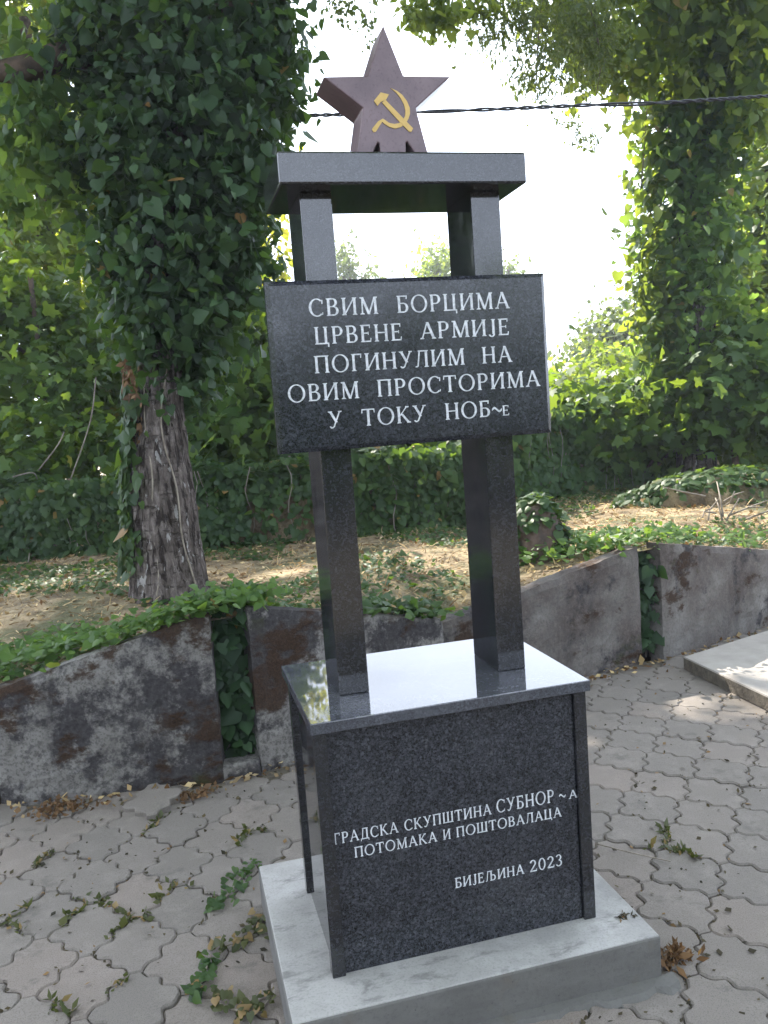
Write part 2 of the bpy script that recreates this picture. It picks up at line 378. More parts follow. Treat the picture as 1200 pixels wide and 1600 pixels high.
# the concrete panels of the retaining wall: (x0,y0,z0) -> (x1,y1,z1) of the face's top edge
WALLS = [((-2.6, 2.16, .16), (-1.19, 1.94, .53), None), ((-1.185, 1.939, .535), (-.185, 1.788, .805), None),
         ((.0, 1.832, .80), (1.04, 2.10, .55), None), ((1.09, 2.262, .485), (2.455, 2.50, .735), None),
         ((2.60, 2.49, .745), (3.75, 2.885, .52), None), ((3.85, 2.92, .5), (5.6, 3.5, .8), None)]
def wall_y(x):
    xs = [-4, -2.6, -1.19, -.19, 0, 1.04, 1.09, 2.455, 2.6, 3.75, 5.6, 8]; ys = [2.4, 2.16, 1.94, 1.79, 1.832, 2.1, 2.262, 2.5, 2.49, 2.885, 3.5, 4.3]
    return np.interp(x, xs, ys)
def wall_z(x):
    xs = [-4, -2.6, -1.19, -.19, 0, 1.04, 1.09, 2.455, 2.6, 3.75, 5.6, 8]; zs = [.1, .16, .53, .80, .80, .55, .485, .735, .745, .52, .8, .8]
    return np.interp(x, xs, zs)
pv = MB(); m = len(outline)
for i in range(-20, 32):
    for j in range(-22, 26):
        p = ORIG + ((i * .154 + 0) * np.array([1, 0]) + j * .155 * np.array([0, 1])) @ ROT
        if (i + j) % 2: continue
        c = p + ctr @ ROT
        if c[0] < -2.6 or c[0] > 5.2 or c[1] < -2.6 or c[1] > wall_y(c[0]) + .02: continue
        if -.03 < c[0] < .84 and .0 < c[1] < .6: continue
        dz = random.gauss(0, .0022); tx, ty = random.gauss(0, .009), random.gauss(0, .009)
        yaw = random.gauss(0, .008); cy, sy = math.cos(yaw), math.sin(yaw)
        def place(r, z):
            q = (r - ctr) @ np.array([[cy, sy], [-sy, cy]]); q = q @ ROT
            return np.column_stack([q + c, z + dz + q[:, 0] * tx + q[:, 1] * ty])
        V = np.concatenate([place(ring0, -.045), place(ring0, -.006), place(ring1, 0)])
        F = [(a, (a + 1) % m, m + (a + 1) % m, m + a) for a in range(m)] + [(m + a, m + (a + 1) % m, 2*m + (a + 1) % m, 2*m + a) for a in range(m)] + [tuple(range(2*m, 3*m))]
        pv.add(V, F)
pv.build('pavement', PAVER, kind='structure')
jf = MB(); jx = np.linspace(-2.8, 5.4, 60); jv = []; jfc = []
for a, x in enumerate(jx):
    for y in (-2.8, wall_y(x) + .05): jv.append((x, y, -.010))
jf.add(jv, [(2*a, 2*a+2, 2*a+3, 2*a+1) for a in range(59)]); jf.build('path', SOIL, kind='structure')

def bumpy(x, y): return .03 * np.sin(2.3 * x + 1.1 * y) * np.cos(1.7 * y - .6 * x) + .015 * np.sin(7 * x + 2) * np.sin(6.1 * y)
def terr_z(x, y):
    t = np.clip((y - wall_y(x)) / 1.1, 0, 1); t = t * t * (3 - 2 * t)
    back = .645 + .012 * (y - 3) + .05 * np.exp(-((x - 3.6) ** 2 + (y - 3.4) ** 2) / .5)
    return (wall_z(x) - .035) * (1 - t) + back * t + bumpy(x, y) * np.minimum(1, t + .15)
xs = np.linspace(-4, 8, 220); ts = np.concatenate([[0], np.linspace(.06, 1, 60) ** 2.2]) * 60
V = []; nx, ny = len(xs), len(ts)
for t in ts:
    y = wall_y(xs) + .05 + t; x = xs * (1 + t / 12) ; xx = np.clip(x, -4, 8)
    V.append(np.column_stack([x, y, np.where(t < 7, terr_z(xx, y), .645 + .012 * 6)]))
V = np.concatenate(V); q = np.array([(j*nx+i, j*nx+i+1, (j+1)*nx+i+1, (j+1)*nx+i) for j in range(ny-1) for i in range(nx-1)])
raw_mesh(V, q.ravel(), np.full(len(q), 4), 'terrain', EARTH, None, True, kind='structure')

# ------------------------------------------------------------ retaining wall panels
LBL = ['low concrete retaining panel running out of the photo beside the mossy panel', 'mossy grey concrete retaining panel with brown stains, in front of the bare trunk',
       'concrete retaining panel behind the left pillar of the memorial, top falling to the right', 'dark lichen covered concrete panel rising to the right, behind the right pillar',
       'concrete retaining panel above the raised paving slab, top falling to the right', 'concrete retaining panel beyond the raised slab at the right border']
for (a, b, _), lb in zip(WALLS, LBL):
    a, b = np.array(a), np.array(b); L = np.linalg.norm((b - a)[:2]); d = (b - a)[:2] / L; nb = np.array([-d[1], d[0]]); th = .11
    nX, nZ = max(8, int(L / .05)), 16; Vv = []
    rr = np.random.default_rng(int(abs(a[0]) * 100))
    for side in (0, 1):
        for j in range(nZ + 1):
            for i in range(nX + 1):
                t = i / nX; zt = a[2] + (b[2] - a[2]) * t + rr.normal(0, .0025)
                z = -.05 + (zt + .05) * j / nZ; off = side * th + (0 if side else rr.normal(0, .0025))
                if not side and j == nZ: off += .012
                if i in (0, nX) and not side: off += .008
                xy = a[:2] + (b - a)[:2] * t + nb * off; Vv.append((xy[0], xy[1], z))
    k = (nX + 1) * (nZ + 1); id_ = lambda s, j, i: s * k + j * (nX + 1) + i
    Fc = []
    for j in range(nZ):
        for i in range(nX):
            Fc.append((id_(0, j, i), id_(0, j, i+1), id_(0, j+1, i+1), id_(0, j+1, i)))
            Fc.append((id_(1, j, i+1), id_(1, j, i), id_(1, j+1, i), id_(1, j+1, i+1)))
    for i in range(nX): Fc.append((id_(0, nZ, i), id_(0, nZ, i+1), id_(1, nZ, i+1), id_(1, nZ, i)))
    for j in range(nZ):
        Fc.append((id_(0, j+1, 0), id_(1, j+1, 0), id_(1, j, 0), id_(0, j, 0))); Fc.append((id_(0, j, nX), id_(1, j, nX), id_(1, j+1, nX), id_(0, j+1, nX)))
    wb = MB(); wb.add(Vv, Fc)
    # cement footing along the foot
    ft = [];
    wb.build('retaining_wall', OLDC if b[0] < 1.05 else OLDC2, label=lb, cat='wall', group='concrete panels of the retaining wall')
def recess(x0, x1, z1, dp, lb):
    rb = MB(); y0 = float(wall_y(x0)) + dp
    rb.bbox((x0 - .09, y0, -.05), (x1 + .09, y0 + .09, z1), .006); rb.build('backing_wall', OLDC, label=lb, cat='wall')
recess(2.46, 2.60, .70, .16, 'grey concrete backing strip in the narrow ivy gap between two right-hand panels')
recess(-.19, 0., .66, .30, 'shaded concrete backing strip behind the ivy in the wide gap by the bare trunk')
st = MB(); st.bbox((-.195, 1.80, -.03), (-.008, 1.90, .07), .012); st.build('kerb_stone', OLDC, label='low concrete sill at the foot of the wide ivy gap', cat='kerb stone')

# ------------------------------------------------------------ memorial
pl = thing('concrete_plinth', (.40, .29, 0), 'wide pale concrete plinth carrying the black granite memorial', 'plinth')
p = MB(); p.bbox((-.1268, -.1149, -.03), (.9226, .7003, .1345), .006, 2); p.build('body', FORMED, pl)
p = MB(); p.bbox((-.1232, -.1113, .1300), (.919, .6967, .1372), .003, 2); p.build('screed_top', PLINTH, pl)
sk = MB(); rs = np.random.default_rng(4); sv = []
for i in range(31):
    x = -.16 + i * .0372; yy = -.125 - .012 - .045 * rs.random() * (i > 3); zz_ = .004 * rs.random(); sv += [(x, -.113, .014 + zz_), (x, yy * .6 - .048, .009 + zz_), (x, yy, -.008)]
sk.add(sv, [(3*i+k, 3*i+k+1, 3*i+k+4, 3*i+k+3) for i in range(30) for k in range(2)]); sk.build('mortar_skirt', FORMED, pl)

HS, HB, TS = .8643, .1372, .0316
mem = thing('war_memorial', (.4, .29, HB), 'black granite memorial with two pillars, inscribed tablet and a stone star on top', 'memorial')
def part(name, lo, hi, mat, parent=mem, r=.003, label=None):
    q = MB(); q.bbox(lo, hi, r); return q.build(name, mat, parent, label=label)
part('top_slab', (0, 0, HS - TS), (.8, .5747, HS), G_TOP, r=.0025)
px0, px1, y0, y1 = .0069, .7959, .0232, .5005
pw = .037
for (a, b) in ((px0, y0), (px1 - pw, y0), (px0, y1 - pw), (px1 - pw, y1 - pw)):
    part('corner_post', (a, b, HB), (a + pw, b + pw, HS - TS - .0005), G_DARK, r=.002)
front = part('front_panel', (px0 + pw + .001, y0 + .012, HB), (px1 - pw - .001, y0 + .032, HS - TS - .0005), G_FRONT, r=.001)
part('back_panel', (px0 + pw + .001, y1 - .032, HB), (px1 - pw - .001, y1 - .012, HS - TS - .0005), G_DARK, r=.001)
part('side_panel', (px0 + .012, y0 + pw + .001, HB), (px0 + .032, y1 - pw - .001, HS - TS - .0005), G_POLISH, r=.001)
part('side_panel', (px1 - .032, y0 + pw + .001, HB), (px1 - .012, y1 - pw - .001, HS - TS - .0005), G_POLISH, r=.001)
ZC, ZT = 2.2496, 2.3325
part('pillar', (.1165, .1865, HS), (.203, .3948, ZC), G_DARK, r=.003)
part('pillar', (.5991, .1865, HS), (.6856, .3948, ZC), G_DARK, r=.003)
part('lintel', (.0541, .1104, ZC), (.7368, .4307, ZT), G_DARK, r=.006)
# tablet with a chamfered front
TX0, TX1, TY, TZ0, TZ1 = -.0007, .7958, .1510, 1.5618, 2.015
tb = MB(); ch = .012
o4 = [(TX0, TZ0), (TX1, TZ0), (TX1, TZ1), (TX0, TZ1)]; i4 = [(TX0+ch, TZ0+ch), (TX1-ch, TZ0+ch), (TX1-ch, TZ1-ch), (TX0+ch, TZ1-ch)]
tb.add([(x, TY, z) for x, z in i4] + [(x, TY + ch*.8, z) for x, z in o4] + [(x, .186, z) for x, z in o4],
       [(0, 1, 2, 3), (11, 10, 9, 8)] + [(4+k, 4+(k+1) % 4, (k+1) % 4, k) for k in range(4)] + [(8+k, 8+(k+1) % 4, 4+(k+1) % 4, 4+k) for k in range(4)])
tablet = tb.build('tablet', granite('granite_tablet', .13, .006, .085, spec=.55, dust=.0, tint=(.95, 1, 1.25)), mem)

# --- serif lettering, each glyph drawn from strokes (cap height 1)
TK, TN, SF = .135, .075, .05
def bar(x0, y0, x1, y1, w): return [(x0 - w/2, y0), (x0 + w/2, y0), (x1 + w/2, y1), (x1 - w/2, y1)]
def hb(x0, x1, y, t=TN): return [(x0, y), (x1, y), (x1, y + t), (x0, y + t)]
def sb(x, w=.12): return [(x - w, 0), (x + w, 0), (x + w, SF * .6), (x + .07, SF * 1.6), (x - .07, SF * 1.6), (x - w, SF * .6)]
def stp(x, w=.12): return [(a, 1 - b) for a, b in sb(x, w)]
def arc(cx, cy, rx, ry, a0, a1, wx, wy=TN, n=22):
    A = [R(a0 + (a1 - a0) * i / n) for i in range(n + 1)]
    return ('ring', [(cx + rx * math.cos(a), cy + ry * math.sin(a)) for a in A], [(cx + (rx - wx) * math.cos(a), cy + (ry - wy) * math.sin(a)) for a in A])
def stem(x, w=TK): return [bar(x, 0, x, 1, w)]
def stemS(x, w=TK): return [bar(x, 0, x, 1, w), sb(x), stp(x)]
GL = {
 'С': (.80, [arc(.44, .5, .43, .52, 48, 312, TK, .06), bar(.73, .70, .74, .93, .05), bar(.73, .08, .74, .22, .04)]),
 'В': (.70, stemS(.14) + [hb(.14, .36, .93), hb(.14, .38, .49, .06), hb(.14, .4, 0), arc(.36, .76, .25, .24, -90, 90, TK, .06), arc(.38, .275, .29, .275, -90, 90, TK, .06)]),
 'И': (.86, stemS(.14) + stemS(.72) + [bar(.16, .02, .70, .98, .08)]),
 'М': (1.02, [bar(.14, 0, .16, 1, .07), sb(.14), bar(.16, 1, .5, 0, .14), bar(.5, 0, .84, 1, .08), bar(.88, 0, .86, 1, TK), sb(.88), stp(.12, .09), stp(.9, .09)]),
 'Б': (.68, stemS(.14) + [hb(.14, .58, .93), bar(.56, .8, .58, 1, .05), hb(.14, .38, .52, .06), hb(.14, .38, 0), arc(.36, .29, .29, .29, -90, 90, TK, .06)]),
 'О': (.96, [arc(.48, .5, .47, .53, 0, 360, .125, .06, 40)]),
 'Р': (.66, stemS(.14) + [hb(.14, .36, .93), hb(.14, .36, .44, .06), arc(.35, .72, .28, .28, -90, 90, TK, .06)]),
 'Ц': (.84, stemS(.14) + stemS(.64) + [hb(.14, .8, 0), bar(.77, -.17, .77, .05, .07)]),
 'Н': (.84, stemS(.14) + stemS(.70) + [hb(.14, .7, .48, .065)]),
 'Е': (.66, stemS(.14) + [hb(.14, .56, .93), hb(.14, .46, .49, .06), hb(.14, .58, 0), bar(.55, .80, .56, 1, .045), bar(.57, 0, .6, .22, .045), bar(.46, .42, .46, .6, .04)]),
 'А': (.86, [bar(.10, 0, .42, 1, .07), bar(.42, 1, .76, 0, .145), hb(.22, .62, .32, .06), sb(.10, .11), sb(.76, .12)]),
 'Ј': (.42, [bar(.28, .1, .28, 1, TK), stp(.28), arc(.17, .1, .18, .18, -170, 0, .09, .07, 12)]),
 'П': (.84, stemS(.14) + stemS(.70) + [hb(.14, .7, .93)]),
 'Г': (.62, stemS(.14) + [hb(.14, .58, .93), bar(.55, .76, .57, 1, .05)]),
 'У': (.80, [bar(.14, 1, .46, .34, .14), bar(.30, .06, .68, 1, .08), stp(.14, .12), stp(.68, .10), arc(.2, .12, .13, .13, 180, 330, .08, .08, 10)]),
 'Л': (.80, [bar(.16, .08, .28, 1, .07), arc(.08, .1, .11, .1, -140, 0, .07, .07, 8), hb(.2, .66, .93)] + stemS(.66)),
 'Т': (.76, [bar(.38, 0, .38, 1, TK), sb(.38), hb(.03, .73, .93), bar(.03, .76, .05, 1, .05), bar(.73, .76, .71, 1, .05)]),
 'К': (.80, stemS(.14) + [bar(.2, .44, .62, 1, .07), bar(.3, .56, .70, 0, .145), sb(.70, .11), stp(.62, .10)]),
 'Д': (.86, [bar(.2, .05, .3, 1, .07), bar(.66, .05, .66, 1, TK), hb(.22, .76, .93), hb(.04, .84, .0), bar(.07, -.15, .07, .07, .06), bar(.81, -.15, .81, .07, .06)]),
 'Ш': (1.10, stemS(.14) + stemS(.55) + stemS(.96) + [hb(.14, .96, 0)]),
 'Љ': (1.12, [bar(.16, .08, .26, 1, .07), arc(.08, .1, .11, .1, -140, 0, .07, .07, 8), hb(.2, .6, .93)] + stemS(.6) + [hb(.6, .82, .52, .06), hb(.6, .82, 0), arc(.8, .29, .27, .29, -90, 90, TK, .06)]),
 '0': (.66, [arc(.32, .5, .31, .52, 0, 360, .11, .06, 32)]),
 '2': (.66, [arc(.30, .73, .27, .28, -25, 170, .12, .07, 16), bar(.08, .06, .50, .62, .11), hb(.03, .6, 0, .09), bar(.58, 0, .61, .2, .05)]),
 '3': (.60, [arc(.26, .76, .25, .25, -90, 160, .11, .06, 16), arc(.26, .27, .29, .28, -160, 90, .12, .06, 18)]),
}
def word(mb, txt, x0, x1, zb, cap, y, st):
    """lay txt between x0 and x1 on baseline zb; st = running stagger so that strokes never share a plane"""
    gap = .13; W = sum(GL[c][0] for c in txt) + gap * (len(txt) - 1); sx = (x1 - x0) / W; x = x0
    for c in txt:
        wd, sh = GL[c]
        for s in sh:
            st[0] = (st[0] + 1) % 9; yf = y - .0014 - .00006 * st[0]
            if isinstance(s, tuple):
                o = [(x + a * sx, zb + b * cap) for a, b in s[1]]; i_ = [(x + a * sx, zb + b * cap) for a, b in s[2]]; n = len(o)
                V = [(a, yf, b) for a, b in o] + [(a, yf, b) for a, b in i_] + [(a, y, b) for a, b in o] + [(a, y, b) for a, b in i_]
                F = [(k, k+1, n+k+1, n+k) for k in range(n-1)] + [(2*n+k, 2*n+k+1, k+1, k) for k in range(n-1)] + [(n+k, n+k+1, 3*n+k+1, 3*n+k) for k in range(n-1)]
                mb.add(V, F)
            else: mb.prism_y([(x + a * sx, zb + b * cap) for a, b in s], yf, y)
        x += (wd + gap) * sx
def tilde(mb, x0, x1, z, h, y, t):
    top = [(x0 + (x1 - x0) * i / 16, z + h * math.sin(2 * math.pi * i / 16) + t / 2) for i in range(17)]
    mb.prism_y(top + [(a, b - t) for a, b in top[::-1]], y - .0015, y)
def small(row, y, parent, basez): 
    for txt, u0, v0, u1, v1, cap in row:
        mb = MB(); st = [0]; a, b = on_y(u0, v0, y), on_y(u1, v1, y)
        if txt == '~': tilde(mb, a[0], b[0], basez + cap * .4, cap * .11, y, cap * .13)
        else: word(mb, txt, a[0], b[0], basez, cap, y, st)
        mb.build('inscription', WHITE, parent)
def lay(rows, y, parent):
    for row in rows:
        base = np.mean([on_y(u, v, y)[2] for wd in row for u, v in ((wd[1], wd[2]), (wd[3], wd[4]))])
        small(row, y, parent, base)
ya = TY
cap1 = abs(on_y(484, 466, ya)[2] - on_y(484, 494, ya)[2]); c1 = cap1 * .98
lay([[('СВИМ', 483.1, 494.5, 591.5, 491.9, c1), ('БОРЦИМА', 620.5, 488, 796, 481.5, c1)],
     [('ЦРВЕНЕ', 491.8, 537.8, 629, 532, c1), ('АРМИЈЕ', 657, 530, 796, 523.5, c1)],
     [('ПОГИНУЛИМ', 491.8, 584, 726.7, 570, c1), ('НА', 753.5, 568, 800, 564.7, c1)],
     [('ОВИМ', 450.6, 628.8, 562, 623, c1), ('ПРОСТОРИМА', 590, 621, 843.7, 601.5, c1)],
     [('У', 513.5, 669, 536, 668, c1), ('ТОКУ', 566, 666.5, 667, 659, c1), ('НОБ', 696, 655.7, 766.5, 650.5, c1)]], ya, tablet)
b5 = np.mean([on_y(u, v, ya)[2] for u, v in ((513.5, 669), (566, 666.5), (667, 659), (696, 655.7), (766.5, 650.5))])
small([('~', 769, 645, 784, 644, c1), ('Е', 785, 648, 796, 647, c1 * .62)], ya, tablet, b5)
yb = y0 + .012
def capm(u, v, px): return abs(on_y(u, v, yb)[2] - on_y(u, v - px, yb)[2])
cp = capm(620, 1300, 17)
bz = np.mean([on_y(u, v, yb)[2] for u, v in ((522, 1319.3), (622.5, 1300.5), (632, 1295.6), (768, 1272.4), (776, 1270.5), (866, 1254.4))])
small([('ГРАДСКА', 522, 1319.3, 622.5, 1300.5, cp), ('СКУПШТИНА', 632, 1295.6, 768, 1272.4, cp), ('СУБНОР', 776, 1270.5, 866, 1254.4, cp * 1.22),
       ('~', 873.5, 1244, 883.5, 1244, cp * 1.1), ('А', 889, 1248.8, 902, 1248, cp * .8)], yb, front, bz)
bz = np.mean([on_y(u, v, yb)[2] for u, v in ((554, 1338.8), (683, 1314.4), (713, 1307), (877, 1277.6))])
small([('ПОТОМАКА', 554, 1338, 683, 1314, cp * .95), ('И', 692.6, 1312.5, 704.5, 1312, cp * .95), ('ПОШТОВАЛАЦА', 713, 1307, 877.5, 1277, cp * .95)], yb, front, bz)
bz = np.mean([on_y(u, v, yb)[2] for u, v in ((711.4, 1387.5), (819, 1365), (828, 1362), (879, 1352))])
small([('БИЈЕЉИНА', 711.4, 1387, 819, 1365, cp * .95), ('2023', 828, 1362, 879, 1352, cp * 1.12)], yb, front, bz)

# --- star with emblem
YS, SD = .2, .125
sp = [(599, 39), (630.5, 118.5), (704, 119.5), (650, 168.5), (671.5, 236), (656, 236), (636.5, 221), (634, 223), (634, 236), (594, 236), (593, 223.5), (590, 222.5), (575, 236), (555.5, 236), (567.5, 168.5), (505, 120), (575, 118.5)]
poly = []
for u, v in sp:
    q = on_y(u, v, YS); poly.append((q[0], ZT - .001 if v > 234 else q[2]))
bm = bmesh.new()
vs = [bm.verts.new((x, YS, z)) for x, z in poly]; fc = bm.faces.new(vs)
ret = bmesh.ops.extrude_face_region(bm, geom=[fc]); bmesh.ops.translate(bm, vec=(0, SD, 0), verts=[e for e in ret['geom'] if isinstance(e, bmesh.types.BMVert)])
bmesh.ops.recalc_face_normals(bm, faces=bm.faces[:])
bmesh.ops.bevel(bm, geom=bm.edges[:], offset=.0028, segments=2, affect='EDGES', profile=.5, clamp_overlap=True)
bm.verts.index_update(); sb_ = MB(); sb_.add([v.co[:] for v in bm.verts], [[v.index for v in f.verts] for f in bm.faces]); bm.free()
star = sb_.build('star', STAR, mem, label='dull red stone star standing on the lintel')
def em(pts): return [tuple(on_y(480 + a * .2, 20 + b * .2, YS)[[0, 2]]) for a, b in pts]
eb = MB()
eb.prism_y(em([(520, 690), (572, 625), (636, 640), (618, 676), (606, 684), (572, 700), (548, 728)]), YS - .0030, YS)
eb.prism_y(em([(584, 704), (608, 680), (745, 822), (826, 905), (812, 932), (795, 931), (728, 862)]), YS - .0026, YS)
eb.prism_y(em([(650, 590), (700, 612), (740, 642), (778, 692), (800, 745), (802, 790), (790, 830), (765, 870), (730, 895), (685, 907), (640, 893), (605, 872), (586, 852), (536, 930), (518, 935), (505, 915), (512, 900), (552, 850), (590, 828), (606, 838), (640, 862), (680, 870), (715, 864), (745, 845), (764, 805), (766, 765), (754, 715), (728, 668), (695, 625)]), YS - .0022, YS)
eb.build('emblem', GOLD, star)

# ------------------------------------------------------------ raised slab, loose paver, small things
sl = MB(); a, b, c = on_z(1068, 1026, .08), on_z(1215, 980, .08), on_z(1200, 1088, .08)
d1 = (b - a)[:2]; d1 /= np.linalg.norm(d1); d2 = (c - a)[:2]; d2 /= np.linalg.norm(d2)
P4 = [a[:2], a[:2] + d1 * 1.8, a[:2] + d1 * 1.8 + d2 * 2.2, a[:2] + d2 * 2.2]
sl.add([(x, y, .002) for x, y in P4] + [(x, y, .072) for x, y in P4] + [(*(np.array(pq) * .996 + .004 * np.mean(P4, 0)), .08) for pq in P4],
       [(8, 9, 10, 11)[::-1]] + [(4+k, 4+(k+1) % 4, 8+(k+1) % 4, 8+k)[::-1] for k in range(4)])
se = MB(); se.add([(x, y, .002) for x, y in P4] + [(x, y, .072) for x, y in P4], [(3, 2, 1, 0)[::-1]] + [(k, (k+1) % 4, 4+(k+1) % 4, 4+k)[::-1] for k in range(4)])
sl_o = sl.build('paving_slab', SLAB, label='raised concrete paving slab with a dark broken edge, partly in sun', cat='slab')
se.build('broken_edge', SOIL, sl_o, label='dark mossy broken edge')
lp = MB(); q = (outline - ctr) ; 
cpos = on_z(238, 1245, .035); V = np.concatenate([np.column_stack([ring0 - ctr + cpos[:2], np.full(m, .0) + (ring0 - ctr)[:, 1] * .1 + .002]), np.column_stack([ring0 - ctr + cpos[:2], (.026 + (ring0 - ctr)[:, 0] * .09 + (ring0 - ctr)[:, 1] * .04)]), np.column_stack([ring1 - ctr + cpos[:2], (.030 + (ring1 - ctr)[:, 0] * .09 + (ring1 - ctr)[:, 1] * .04)])])
lp.add(V, [(k, (k+1) % m, m+(k+1) % m, m+k) for k in range(m)] + [(m+k, m+(k+1) % m, 2*m+(k+1) % m, 2*m+k) for k in range(m)] + [tuple(range(2*m, 3*m))])
lp.build('loose_paver', PAVER, label='loose paver lying raised against the foot of the mossy panel', cat='paver')

cb = MB(); cable_pts = [at(u, v, 6.0) for u, v in ((-900, 215), (460, 181), (660, 175), (900, 165), (1200, 150), (2400, 60))]
cable_pts = np.array(catmull(cable_pts, 60)); al = np.concatenate([[0], np.cumsum(np.linalg.norm(np.diff(cable_pts, axis=0), axis=1))])
cable_pts = np.column_stack([np.interp(np.arange(0, al[-1], .035), al, cable_pts[:, k]) for k in range(3)])
for ph in (0, math.pi):
    pts = [p + .0082 * np.array([0, math.cos(k * .30 * (1 + .25 * math.sin(k * .07)) + ph), math.sin(k * .30 * (1 + .25 * math.sin(k * .07)) + ph)]) for k, p in enumerate(cable_pts)]
    cb.tube(pts, .0072, 6)
cb.build('overhead_cable', CABLE, label='twisted black overhead cable crossing the sky behind the star', cat='cable')

# ------------------------------------------------------------ left ivy-clad tree
def wob(p0, p1, n, amp):
    p0, p1 = np.array(p0), np.array(p1); return [p0 + (p1 - p0) * i / (n - 1) + RNG.normal(size=3) * amp * (0 < i < n - 1) for i in range(n)]
ta = thing('ivy_tree', (-.37, 3.08, .6), 'thick tree trunk with bare furrowed bark below and dark ivy above', 'tree')
prof = [(-.08, .30), (.03, .245), (.15, .222), (.35, .205), (.65, .188), (.95, .165), (1.2, .13), (1.5, .13), (2.2, .13), (3.2, .12), (4.6, .11), (6.4, .08)]
seg = 40; V = []; zz = np.linspace(-.08, 6.4, 150)
for z in zz:
    r = np.interp(z, [a for a, b in prof], [b for a, b in prof]); cx = -.37 + .02 * z + .10 * max(0, z - .9); cy = 3.08 + .10 * z
    for k in range(seg):
        t = 2 * math.pi * k / seg
        rr = r * (1 + .05 * math.sin(3 * t + 1 + .4 * z) + .03 * math.sin(7 * t + z * 1.3) + .035 * math.sin(13 * t + 2.2 * math.sin(z * 2.1)) + .018 * math.sin(21 * t - z * 3) + RNG.normal(0, .012))
        V.append((cx + rr * math.cos(t), cy + rr * math.sin(t), .6 + z))
n_ = len(zz); tm_ = MB(); tm_.add(V, [(i*seg+k, i*seg+(k+1) % seg, (i+1)*seg+(k+1) % seg, (i+1)*seg+k) for i in range(n_-1) for k in range(seg)], True)
tm_.build('trunk', BARK, ta)
for k in range(2):
    t0 = R(-110 + 48 * k + random.uniform(-8, 8)); q = MB(); pts = []
    for z in np.linspace(.0, 1.5, 26):
        r = np.interp(z, [a for a, b in prof], [b for a, b in prof]) * 1.03; t = t0 + .25 * math.sin(z * 3 + k) + .1 * math.sin(z * 9 + k)
        pts.append((-.37 + .02 * z + .10 * max(0, z - .9) + r * math.cos(t), 3.08 + .10 * z + r * math.sin(t), .6 + z))
    q.tube(pts, .004 + .003 * random.random(), 6); q.build('ivy_stem', VINE, ta)
TA = 5.15
lm = MB(); lm.tube(catmull([at(230, 150, 5.3), at(120, 85, 5.1), at(0, 112, 4.9), at(-300, 60, 4.7)], 6), [.09] * 6 + [.075] * 6 + [.06] * 7, 10, noise=.06); lm.build('limb', BRANCH, ta)
lm = MB(); lm.tube(catmull([at(280, 60, 5.3), at(380, -10, 5.1), at(430, -6, 5.0), at(520, -120, 4.4), at(620, -420, 4)], 6), [.07] * 12 + [.05] * 13, 10, noise=.06); lm.build('limb', BRANCH, ta)
lm = MB(); lm.tube(catmull([(-.25, 3.25, 5.4), (.0, 4.2, 6.6), (.2, 5.6, 7.8), (.8, 7.2, 8.8)], 6), [.09] * 6 + [.07] * 6 + [.05] * 7, 10); lm.build('limb', BRANCH, ta)
ells = [ell(266, 530, TA, 72, 70, .32), ell(262, 470, TA, 98, 70, .4), ell(300, 440, TA, 105, 80, .42), ell(285, 350, TA, 108, 90, .48), ell(300, 220, TA, 128, 110, .55),
        ell(330, 90, TA, 130, 110, .55), ell(225, 80, TA, 120, 100, .5), ell(215, 250, TA, 60, 100, .4), ell(205, 390, TA, 40, 50, .3)]
def notlow(P): return P[:, 2] > 1.55
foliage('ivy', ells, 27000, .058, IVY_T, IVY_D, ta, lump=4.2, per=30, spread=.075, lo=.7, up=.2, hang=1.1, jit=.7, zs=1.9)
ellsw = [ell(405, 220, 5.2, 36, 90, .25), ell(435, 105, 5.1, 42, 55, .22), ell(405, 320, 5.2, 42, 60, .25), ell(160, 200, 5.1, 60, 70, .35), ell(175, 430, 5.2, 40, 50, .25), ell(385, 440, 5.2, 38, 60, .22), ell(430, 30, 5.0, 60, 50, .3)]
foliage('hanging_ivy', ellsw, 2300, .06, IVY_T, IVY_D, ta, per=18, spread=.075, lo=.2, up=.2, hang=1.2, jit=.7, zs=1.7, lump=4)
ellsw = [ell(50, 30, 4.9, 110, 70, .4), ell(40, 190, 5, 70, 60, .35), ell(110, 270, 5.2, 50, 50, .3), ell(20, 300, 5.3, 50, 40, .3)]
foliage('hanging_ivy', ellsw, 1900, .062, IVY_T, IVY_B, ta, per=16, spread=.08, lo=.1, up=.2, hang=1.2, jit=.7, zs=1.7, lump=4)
# low ivy on the left flank of the bare trunk
k = 280; zz = RNG.uniform(.25, 1.35, k) ** 1.0; th = R(200) + RNG.normal(0, .28, k); rr = np.interp(zz, [a for a, b in prof], [b for a, b in prof]) + .02 + RNG.uniform(0, .05, k)
P = np.column_stack([-.37 + .03 * zz + rr * np.cos(th), 3.08 + .1 * zz + rr * np.sin(th), .6 + zz]); Nn = np.column_stack([np.cos(th), np.sin(th), np.zeros(k) + .2]) + RNG.normal(size=(k, 3)) * .3
leaves(P, Nn, np.array([[0, 0, -1.]]) + RNG.normal(size=(k, 3)) * .4, sizes(k, .06), IVY_T, 'ivy', IVY_M, ta)
k = 150; zz = RNG.uniform(.95, 1.5, k); th = R(215) + RNG.normal(0, .2, k); P = np.column_stack([-.33 + .18 * np.cos(th), 3.2 + .18 * np.sin(th), .6 + zz])
leaves(P, np.column_stack([np.cos(th), np.sin(th), zz * 0]) + RNG.normal(size=(k, 3)) * .4, np.array([[0, 0, -1.]]) + RNG.normal(size=(k, 3)) * .4, sizes(k, .045), OVAL_T, 'dead_ivy', DEAD, ta, label='cluster of withered brown ivy leaves')
